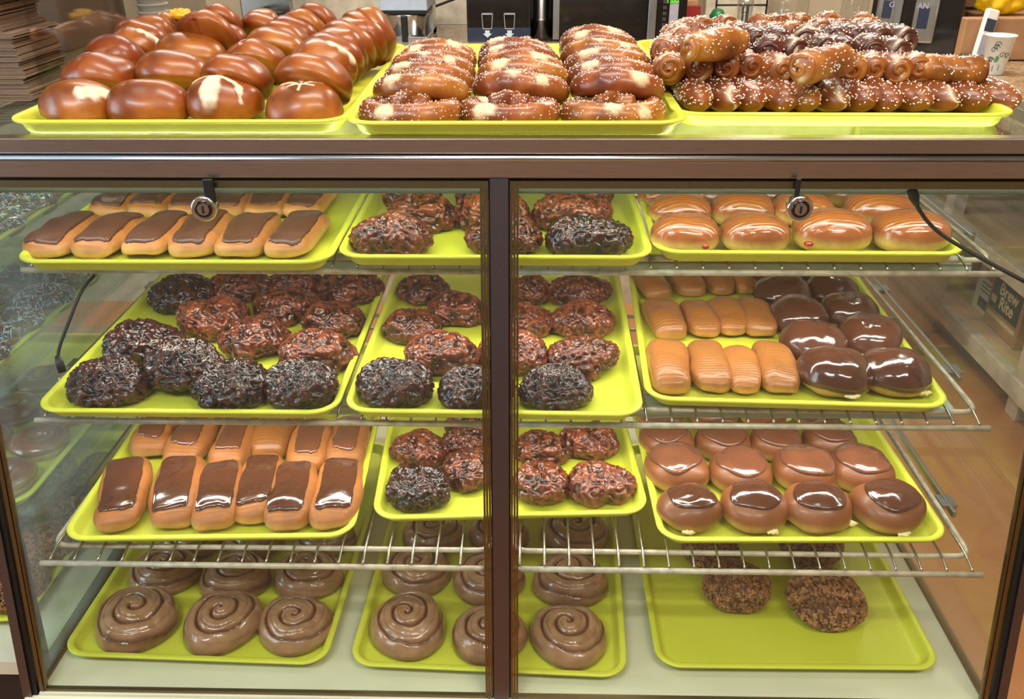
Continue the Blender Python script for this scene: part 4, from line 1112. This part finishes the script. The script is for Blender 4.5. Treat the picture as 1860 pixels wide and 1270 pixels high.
# big kraft box behind the panel and a tower of nested cups
kb = MB().box((-.30, 0, 0), (.10, .30, .45), .006).build('cardboard_box', M['kraft_brown'], None, loc=(-1.05, 1.84, TOPZ + .001)); tag(kb, 'tall brown kraft carton seen through the acrylic panel', 'box')
cpos = at(285, 60, y=2.12); cpos.z = TOPZ
st = empty('cup_tower', (cpos.x, cpos.y, TOPZ + .0))
for q in range(22):
    MB().lathe([(.028, 0), (.034, .012), (.036, .013), (.036, .0155), (.034, .016)], 28).build('cup', M['paper'], st, True, loc=(0, 0, q * .0165 + .001))
tag(st, 'tall tower of nested white paper cups behind the pretzel buns', 'cups')

# ------------------------------------------------------------------ back counter and equipment
CZ = 1.05
def thing(name, loc, label, cat, group=None): return tag(empty(name, loc), label, cat, group)
bc = thing('back_counter', (0, 3.9, 0), 'long back counter along the rear wall behind the case', 'counter')
MB().box((-2.4, -.42, 0), (1.24, .35, CZ - .04)).build('cabinet', M['white_paint'], bc); MB().box((-2.4, -.45, CZ - .04), (1.24, .36, CZ), .004).build('worktop', M['granite'], bc)
rc = thing('side_counter', (1.8, 3.0, 0), 'granite laminate counter on the right carrying the paper cup', 'counter')
MB().box((-.54, -.95, CZ - .035), (.88, 1.28, CZ), .006).build('worktop', M['granite'], rc)
MB().box((.34, -.9, 0), (.36, 1.28, CZ - .035)).build('back_panel', M['kraft_dark'], rc)
# white shelving under it
X0 = 1.62
su = thing('storage_shelf', (X0, 3.0, 0), 'white painted wooden storage shelves under the right counter', 'shelf')
for (y, nm) in ((.34, 'far'), (-.42, 'near'), (-.92, 'nearest')):
    MB().box((0, y - .035, 0), (.05, y + .035, CZ - .036), .003).build('leg', M['white_paint'], su)
for zt_, nm in ((.14, 'lower'), (.47, 'upper')):
    MB().box((.03, -1.0, zt_ - .03), (.50, .95, zt_)).build('board', M['wood'], su)
    MB().box((-.012, -1.0, zt_ - .07), (.03, .95, zt_ - .001), .003).build('edge_rail', M['white_paint'], su)
# boxes
def text(body, size, mat, parent, loc, rot, ext=.0006, name='lettering'):
    cu = bpy.data.curves.new(name, 'FONT'); cu.body = body; cu.size = size; cu.extrude = ext; cu.align_x = 'CENTER'; cu.align_y = 'CENTER'
    cu.resolution_u = 4; cu.space_line = .8; cu.offset = size * .018
    o = bpy.data.objects.new(name, cu); COL.objects.link(o); dg = bpy.context.evaluated_depsgraph_get()
    me = bpy.data.meshes.new_from_object(o.evaluated_get(dg)); bpy.data.objects.remove(o); me.materials.clear(); me.materials.append(mat)
    return obj(name, me, parent, loc, rot)
bl = at(1776, 612, x=1.70); br = at(1834, 655, x=1.70)
bw = bl.y - br.y; bx = thing('cardboard_box', (1.70, br.y, .141), 'kraft box with dark green Brew Rite panel on the lower white shelf', 'box')
bh = .225
MB().box((0, 0, 0), (.16, bw, bh), .003).build('carton', M['kraft'], bx)
MB().box((-.0012, .02, .075), (.001, bw - .015, bh - .03)).build('printed_panel', M['green_ink'], bx)
FACE = (R(90), 0, R(-90))
text('Brew\nRite', .062, M['cream_ink'], bx, (-.0018, bw / 2 - .012, .138), FACE)
MB().box((-.0014, .02, .045), (.001, bw - .015, .060)).build('printed_stripe', M['cream_ink'], bx)
MB().lathe([(0, 0), (.018, 0), (.020, .022), (.018, .026), (0, .026)], 18, M4=Matrix.Diagonal((.08, 1, 1, 1))).build('cup_emblem', M['cream_ink'], bx, loc=(-.0018, bw - .04, .10))
wb0 = at(1757, 585, x=1.72)
wb = thing('cardboard_box', (1.72, wb0.y - .135, .141), 'white carton with orange brown print beside the Brew Rite box', 'box')
MB().box((0, 0, 0), (.20, .14, .21), .002).build('carton', M['paper'], wb)
MB().box((-.001, .02, .14), (.001, .09, .175)).build('printed_patch', M['orange_ink'], wb); MB().box((-.001, .03, .02), (.001, .10, .06)).build('printed_label', M['ink'], wb)
for q in range(3): MB().box((-.001, .03, .085 + q * .016), (.001, .10, .089 + q * .016)).build('text_line', M['ink'], wb)
ub = thing('cardboard_box', (1.80, 2.35, .471), 'large kraft carton with white address strip on the upper white shelf', 'box')
MB().box((0, 0, 0), (.28, .72, .40), .003).build('carton', M['kraft'], ub)
MB().box((-.001, .42, .0), (.001, .50, .40)).build('paper_strip', M['paper'], ub)
for q in range(5): MB().box((-.0015, .435 + q * .012, .16), (.001, .440 + q * .012, .36)).build('text_line', M['ink'], ub)
ul = thing('cardboard_box', (1.745, 2.38, .471), 'small white box with barcode leaning on the large kraft carton', 'box')
MB().box((0, 0, 0), (.05, .26, .13), .002).build('carton', M['paper'], ul); MB().box((-.001, .05, .03), (.001, .20, .10)).build('label_border', M['ink'], ul); MB().box((-.0014, .055, .035), (.001, .195, .095)).build('label_field', M['paper'], ul)
for q in range(14): MB().box((-.0018, .062 + q * .009, .045), (.001, .066 + q * .009, .085)).build('barcode_bar', M['ink'], ul)
ut = thing('cardboard_box', (1.77, 2.36, .875), 'white box with barcode label on top of the large kraft carton', 'box')
MB().box((0, 0, 0), (.26, .56, .12), .002).build('carton', M['paper'], ut); MB().box((-.001, .32, .025), (.001, .46, .085)).build('label_border', M['ink'], ut); MB().box((-.0014, .325, .03), (.001, .455, .08)).build('label_field', M['kraft'], ut)
# bucket on floor
bp = at(1612, 628, z=0)
bk = thing('plastic_bucket', (bp.x, bp.y, 0), 'grey plastic bin on the floor beyond the right glass', 'bin')
MB().lathe([(.13, 0), (.17, .42), (.18, .425), (.18, .44), (.165, .44), (.155, .41), (.12, .01)], 36).build('body', M['bucket'], bk, True)

def box_at(px0, px1, pytop, pybot, y, depth, ztop=None, zbot=CZ):
    a = at(px0, pybot, y=y); b = at(px1, pybot, y=y)
    return a.x, b.x
YE = 3.70
# drip brewer (left of centre)
a = at(690, 20, y=YE); b = at(776, 20, y=YE)
br_ = thing('coffee_brewer', ((a.x + b.x) / 2, YE, CZ), 'commercial coffee brewer with grey metal head and steel basket', 'coffee maker')
hw = (b.x - a.x) / 2; zc = a.z - CZ
MB().box((-hw, 0, zc), (hw, .32, zc + .24), .004).build('brew_head', M['bluegrey'], br_)
MB().box((-hw, .20, .0), (hw, .32, zc)).build('back_column', M['steel'], br_); MB().box((-hw, -.02, -.0), (hw, .32, .03), .004).build('base', M['steel'], br_)
MB().box((-hw * .96, .0, zc - .012), (hw * .98, .30, zc)).build('head_gasket', M['black'], br_)
MB().lathe([(.055, -.125), (.068, -.10), (.078, -.03), (.088, -.012), (.088, 0)], 36).build('filter_basket', M['steel'], br_, True, loc=(.0, .09, zc - .012))
MB().box((-.013, -.022, -.135), (.013, .0, -.005), .004).build('basket_handle', M['black'], br_, loc=(.002, .0, zc - .012))
# second brewer / steel urn at left
a = at(432, 40, y=3.75); b = at(528, 40, y=3.75)
ur = thing('coffee_urn', ((a.x + b.x) / 2, 3.80, CZ), 'steel coffee urn with black lid behind the pretzel buns', 'coffee maker')
hw = (b.x - a.x) / 2
MB().box((-hw, 0, 0), (hw, .25, .42), .01).build('body', M['steel'], ur); MB().lathe([(.06, 0), (.075, .01), (.07, .03), (.02, .04)], 30).build('lid', M['black'], ur, True, loc=(.04, -.06, .10)); MB().box((-.012, -.03, .16), (.012, -.001, .30), .003).build('tap', M['black'], ur)
# backsplash panels of the wall
sp = thing('wall_panel', (0, 4.27, 0), 'cream backsplash panel with joints behind the coffee machines', 'panel')
a = at(536, 0, y=4.26).x; b = at(850, 0, y=4.26).x
MB().box((a, .0, CZ), (b, .012, 2.2)).build('sheet', M['white_paint'], sp)
MB().box((a, -.004, CZ + .13), (b, .0, CZ + .136)).build('joint', M['ink'], sp)
MB().box((at(783, 0, y=4.26).x - .003, -.004, CZ), (at(783, 0, y=4.26).x + .003, 0, 2.2)).build('joint', M['ink'], sp)
wz = [at(775, -5, y=4.2), at(792, 11, y=4.2), at(826, -2, y=4.2)]
e = empty('wall_cord', wz[0]); MB().tube([p - wz[0] for p in wz], .006, 8).build('cord', M['black'], e, True); tag(e, 'black cord sagging on the wall above the case', 'cord')
# black cup dispenser
a = at(849, 77, y=3.62); b = at(964, 77, y=3.62); cdz = a.z
dsp = thing('drink_dispenser', ((a.x + b.x) / 2, 3.62, CZ), 'black drink dispenser with two white cup outlines and arrows', 'dispenser')
hw = (b.x - a.x) / 2
MB().box((-hw, 0, 0), (hw, .3, .42), .008).build('body', M['blackgloss'], dsp)
M['blue_black'] = plain('blue_black_plastic', (44, 54, 76), .2, coat=.4); M['grey_print'] = plain('grey_print', (160, 160, 172), .6); M['bluewhite'] = plain('pale_blue_print', (200, 216, 226), .6)
MB().box((-hw + .001, -.003, cdz - CZ), (hw - .001, 0, cdz - CZ + .055)).build('lower_panel', M['blue_black'], dsp)
for cx_ in (-.045, .042):
    zz = at(887, 52, y=3.62).z - CZ; zt_ = at(887, 25, y=3.62).z - CZ
    m = MB(); w1, w2 = .017, .021; t_ = .0015
    m.bar((cx_ - w1, -.004, zz), (cx_ - w2, -.004, zt_), t_ * 1.6, .002, (0, 1, 0)).bar((cx_ + w1, -.004, zz), (cx_ + w2, -.004, zt_), t_ * 1.6, .002, (0, 1, 0)).box((cx_ - w1, -.005, zz - t_), (cx_ + w1, -.003, zz + t_)).box((cx_ - w2, -.005, zt_ - t_ * 2), (cx_ + w2, -.003, zt_ + t_ * 2))
    m.build('cup_outline', M['grey_print'], dsp)
    za = zz - .006; m = MB()
    m.add([(cx_ - .009, -.005, za), (cx_ + .009, -.005, za), (cx_ + .009, -.005, za - .012), (cx_ + .018, -.005, za - .012), (cx_, -.005, za - .027), (cx_ - .018, -.005, za - .012), (cx_ - .009, -.005, za - .012)], [(0, 6, 2, 1), (5, 4, 3)])
    m.build('arrow', M['bluewhite'], dsp)
# tall steel canister between
a = at(983, 70, y=3.78)
tc_ = thing('steel_canister', (a.x, 3.84, CZ), 'pale steel canister between the black dispenser and the microwave', 'canister')
MB().lathe([(.045, 0), (.052, .01), (.052, .07), (.055, .075), (.055, .08), (.05, .085), (.05, .34), (.04, .36)], 36).build('body', M['steel'], tc_, True)
# microwave oven
a = at(1004, 75, y=3.60); b = at(1243, 75, y=3.60)
mw = thing('microwave_oven', (a.x, 3.60, CZ), 'black microwave oven with silver handle and green lit digits', 'microwave')
Wm = b.x - a.x; px2m = Wm / 239
MB().box((0, .01, 0), (Wm, .42, .38), .004).build('body', M['blackgloss'], mw)
MB().box((0, 0, .03), (11 * px2m, .01, .36)).build('door_edge', M['alu'], mw)
MB().box((11 * px2m, .0, .03), (168 * px2m, .01, .36), .001).build('door_window', M['blackgloss'], mw)
MB().box((169 * px2m, -.025, .03), (184 * px2m, .01, .36), .004).build('handle', M['alu'], mw)
MB().box((187 * px2m, .0, .0), (Wm, .01, .38)).build('control_panel', M['blackgloss'], mw)
MB().box((208 * px2m, -.002, .06), (224 * px2m, .0, .17), .001).build('keypad', M['grey_print'], mw)
for q in range(6): MB().box((196 * px2m, -.002, .055 + q * .021), (203 * px2m, 0, .068 + q * .021)).build('button', M['ink'], mw)
zd = at(1215, 3, y=3.6).z - CZ
text('1:00', .028, M['lcd_green'], mw, (212 * px2m, -.003, zd + .004), (R(90), 0, 0), name='display_digits')
# red box on a pale stand
a = at(1243, 60, y=3.75); b = at(1270, 60, y=3.75)
rb = thing('red_carton', ((a.x + b.x) / 2, 3.76, CZ), 'red carton standing right of the microwave oven', 'box')
MB().box((-(b.x - a.x) / 2, 0, 0), ((b.x - a.x) / 2, .08, at(1256, 11, y=3.75).z - CZ), .002).build('carton', M['red'], rb)
MB().box((-(b.x - a.x) / 2 + .004, .01, at(1256, 11, y=3.75).z - CZ), ((b.x - a.x) / 2 - .012, .07, at(1256, 3, y=3.75).z - CZ)).build('flap', M['kraft'], rb)
# white drawer unit / tiles
a = at(1290, 60, y=4.2); b = at(1380, 60, y=4.2)
dr = thing('white_cabinet', (a.x, 4.12, CZ), 'white cabinet with dark joints on the back counter', 'cabinet')
MB().box((-.045, 0, 0), (b.x - a.x, .14, .62), .003).build('carcass', M['white_paint'], dr)
zj = at(1330, 9, y=4.12).z - CZ
MB().box((0, -.002, zj - .003), (b.x - a.x, .0, zj + .003)).box((-.0035, -.002, .0), (.0035, 0, .62)).box((b.x - a.x - .007, -.002, 0), (b.x - a.x, 0, .62)).build('joint', M['black'], dr)
def glass_jar(px, py0, w_px, y, h, lid, label):
    c = at(px, py0, y=y); r_ = w_px / 2 * mpp(c); j = thing('glass_jar', (c.x, y, CZ), label, 'jar', 'glass jars on the back counter')
    MB().lathe([(r_ * .9, 0), (r_, .01), (r_, h * .75), (r_ * .8, h * .92), (r_ * .78, h)], 36).build('glass', M['jar_glass'], j, True)
    MB().lathe([(r_ * .8, h - .012), (r_ * .86, h - .01), (r_ * .86, h + .02), (r_ * .4, h + .03), (0, h + .03)], 36).build('lid', lid, j, True)
    if lid is M['paper']: MB().lathe([(r_ * .84, h - .03), (r_ * .86, h - .012)], 36).build('lid_thread', M['grey_print'], j, True)
glass_jar(1431, 20, 72, 3.85, .205, M['paper'], 'wide glass jar with white screw lid on the back counter')
glass_jar(1552, 20, 48, 3.85, .245, M['jar_glass'], 'round glass jar with glass lid beside the coffee machine')
c_ = at(1352, 30, y=3.85); tg = thing('drinking_glass', (c_.x, 3.85, CZ), 'small clear glass holding dark spoons on the back counter', 'glass')
MB().lathe([(.026, 0), (.034, .17), (.033, .17), (.025, .004)], 30).build('glass', M['jar_glass'], tg, True); MB().box((-.012, -.004, .02), (-.004, .004, .12)).box((.004, -.004, .02), (.016, .004, .13), .003).build('spoons', M['blue_black'], tg)
c_ = at(1302, 44, y=3.8); gc = MB().lathe([(.028, 0), (.034, .09), (.02, .115), (0, .12)], 24).build('green_bottle_cap', M['greenplastic'], None, True, loc=(c_.x, 3.8, CZ)); tag(gc, 'green plastic cap behind the pretzel sticks', 'cap')
# steel fronted coffee machine, turned
tl = at(1592, 0, y=3.5); bl_ = at(1573, 60, y=3.5)
cm = thing('coffee_machine', (0, 0, 0), 'steel fronted coffee machine with dark sides on the right counter', 'coffee maker')
p1 = at(1588, 20, y=3.42); p2 = at(1712, 20, y=3.33)
ang = math.atan2(p2.y - p1.y, p2.x - p1.x); cm.location = (p1.x, p1.y, CZ); cm.rotation_euler = (0, 0, ang); Wc = math.hypot(p2.x - p1.x, p2.y - p1.y)
MB().box((-.01, .004, 0), (Wc + .07, .36, .52), .008).build('body', M['blackgloss'], cm)
MB().box((.006, -.008, .05), (Wc - .012, .006, .235), .008).build('front_plate', M['steel'], cm)
MB().box((.0, -.008, .245), (Wc - .006, .006, .34), .003).build('upper_plate', M['steel'], cm)
MB().box((Wc * .30, -.03, .06), (Wc * .42, -.008, .22), .003).build('handle', M['alu'], cm); MB().box((Wc * .42, -.02, .10), (Wc * .60, -.008, .225), .003).build('spout_block', M['blackgloss'], cm)
MB().box((Wc * .66, -.010, .10), (Wc * .82, -.008, .17), .001).build('viewing_window', M['blue_black'], cm); MB().box((Wc * .12, -.010, .13), (Wc * .26, -.008, .19), .001).build('viewing_window', M['blue_black'], cm)
text('GRUNMAN', .026, M['grey_print'], cm, (Wc * .5, -.010, at(1650, 8, y=3.4).z - CZ), (R(90), 0, 0), name='brand_lettering')
# organiser with kraft folders, yellow bag, phone, cup
c_ = at(1745, 105, y=3.25)
kf = thing('kraft_envelope', (c_.x, 3.27, CZ + .004), 'kraft paper packet standing on the right counter behind the phone', 'packet')
MB().box((0, 0, 0), (.26, .05, .14), .004).build('packet', M['kraft'], kf)
c_ = at(1765, 60, y=3.30); yb_ = Blob(.10, .03, .10, .8, .9, .8, lambda P, N, t, p: (perlin(P, 30, 3) * .02, np.zeros(len(P))), 8, .1).mesh('yellow_bag', M['yellow'], 60, 30)
o = obj('yellow_bag', yb_, None, (c_.x + .11, 3.36, CZ + .145)); tag(o, 'crumpled yellow plastic bag on top of the kraft packets, right', 'bag')
kf2 = thing('kraft_envelope', (c_.x, 3.34, CZ + .001), 'kraft carton standing against the wall under the yellow bag', 'packet'); MB().box((.05, .0, 0), (.50, .16, .142), .004).build('packet', M['kraft'], kf2)
wr = thing('wire_organiser', (c_.x + .08, 3.72, CZ), 'black wire organiser against the wall on the right counter', 'organiser')
for zz in (.0, .12, .24, .36): MB().box((0, 0, zz), (.62, .012, zz + .01)).build('rail', M['black'], wr)
for xx in (0, .2, .4, .6): MB().box((xx, 0, 0), (xx + .01, .012, .44)).build('upright', M['black'], wr)
bxk = MB().box((0, 0, 0), (.6, .12, .42), .004).build('cardboard_box', M['kraft'], None, loc=(c_.x + .09, 3.75, CZ + .001)); tag(bxk, 'large kraft carton behind the black wire organiser', 'box')
cc = at(1803, 134, z=CZ); r_ = 25 * mpp(cc)
cu = thing('paper_cup', (cc.x, cc.y, CZ + .0005), 'white patterned paper cup on the right granite counter', 'cup')
hc = .118
MB().lathe([(r_ * .70, 0), (r_ * .72, .002), (r_ * .98, hc), (r_ * 1.04, hc + .001), (r_ * 1.04, hc + .005), (r_ * .96, hc + .004), (r_ * .68, .006), (0, .006)], 40).build('cup_body', M['paper'], cu, True)
rs = random.Random(8)
def on_cup(thd, z, off=.0006):
    rr = r_ * (.72 + .26 * z / hc) + off; return Vector((rr * math.cos(thd), rr * math.sin(thd), z))
for q in range(9):
    t0 = R(-150 + rs.uniform(0, 120)); z0 = rs.uniform(.03, .10); pts = [on_cup(t0 + .26 * (1 - k / 14) * math.cos(k * .6), z0 + .010 * (1 - k / 16) * math.sin(k * .6)) for k in range(13)]
    MB().tube(pts, .0009, 6).build('printed_scroll', M['ink'], cu)
MB().add([on_cup(R(-128), .012), on_cup(R(-95), .016), on_cup(R(-95), .034), on_cup(R(-128), .030)], [(0, 1, 2, 3)]).build('printed_patch', M['blue_lbl'], cu)
MB().add([on_cup(R(-122), .040), on_cup(R(-108), .044), on_cup(R(-104), .056), on_cup(R(-114), .064), on_cup(R(-122), .056)], [(0, 1, 2, 3, 4)]).build('printed_leaf', M['greenleaf'], cu)
ph = thing('cordless_phone', (0, 0, 0), 'grey cordless phone upright in its cradle behind the paper cup', 'phone')
pc = at(1778, 118, z=CZ); ph.location = (pc.x, pc.y + .02, CZ); ph.rotation_euler = (0, 0, R(8))
MB().box((-.045, -.04, 0), (.045, .05, .03), .008).build('cradle', M['alu'], ph)
hm = Matrix.Rotation(R(-14), 4, 'X') @ Matrix.Rotation(R(14), 4, 'Y')
MB().box((-.024, -.012, .01), (.024, .012, .185), .008, hm).build('handset', M['paper'], ph)
MB().box((-.018, -.0135, .108), (.018, -.011, .150), .001, hm).build('screen', M['blue_black'], ph); MB().box((-.018, -.0135, .030), (.018, -.011, .095), .001, hm).build('keypad', M['grey_print'], ph)
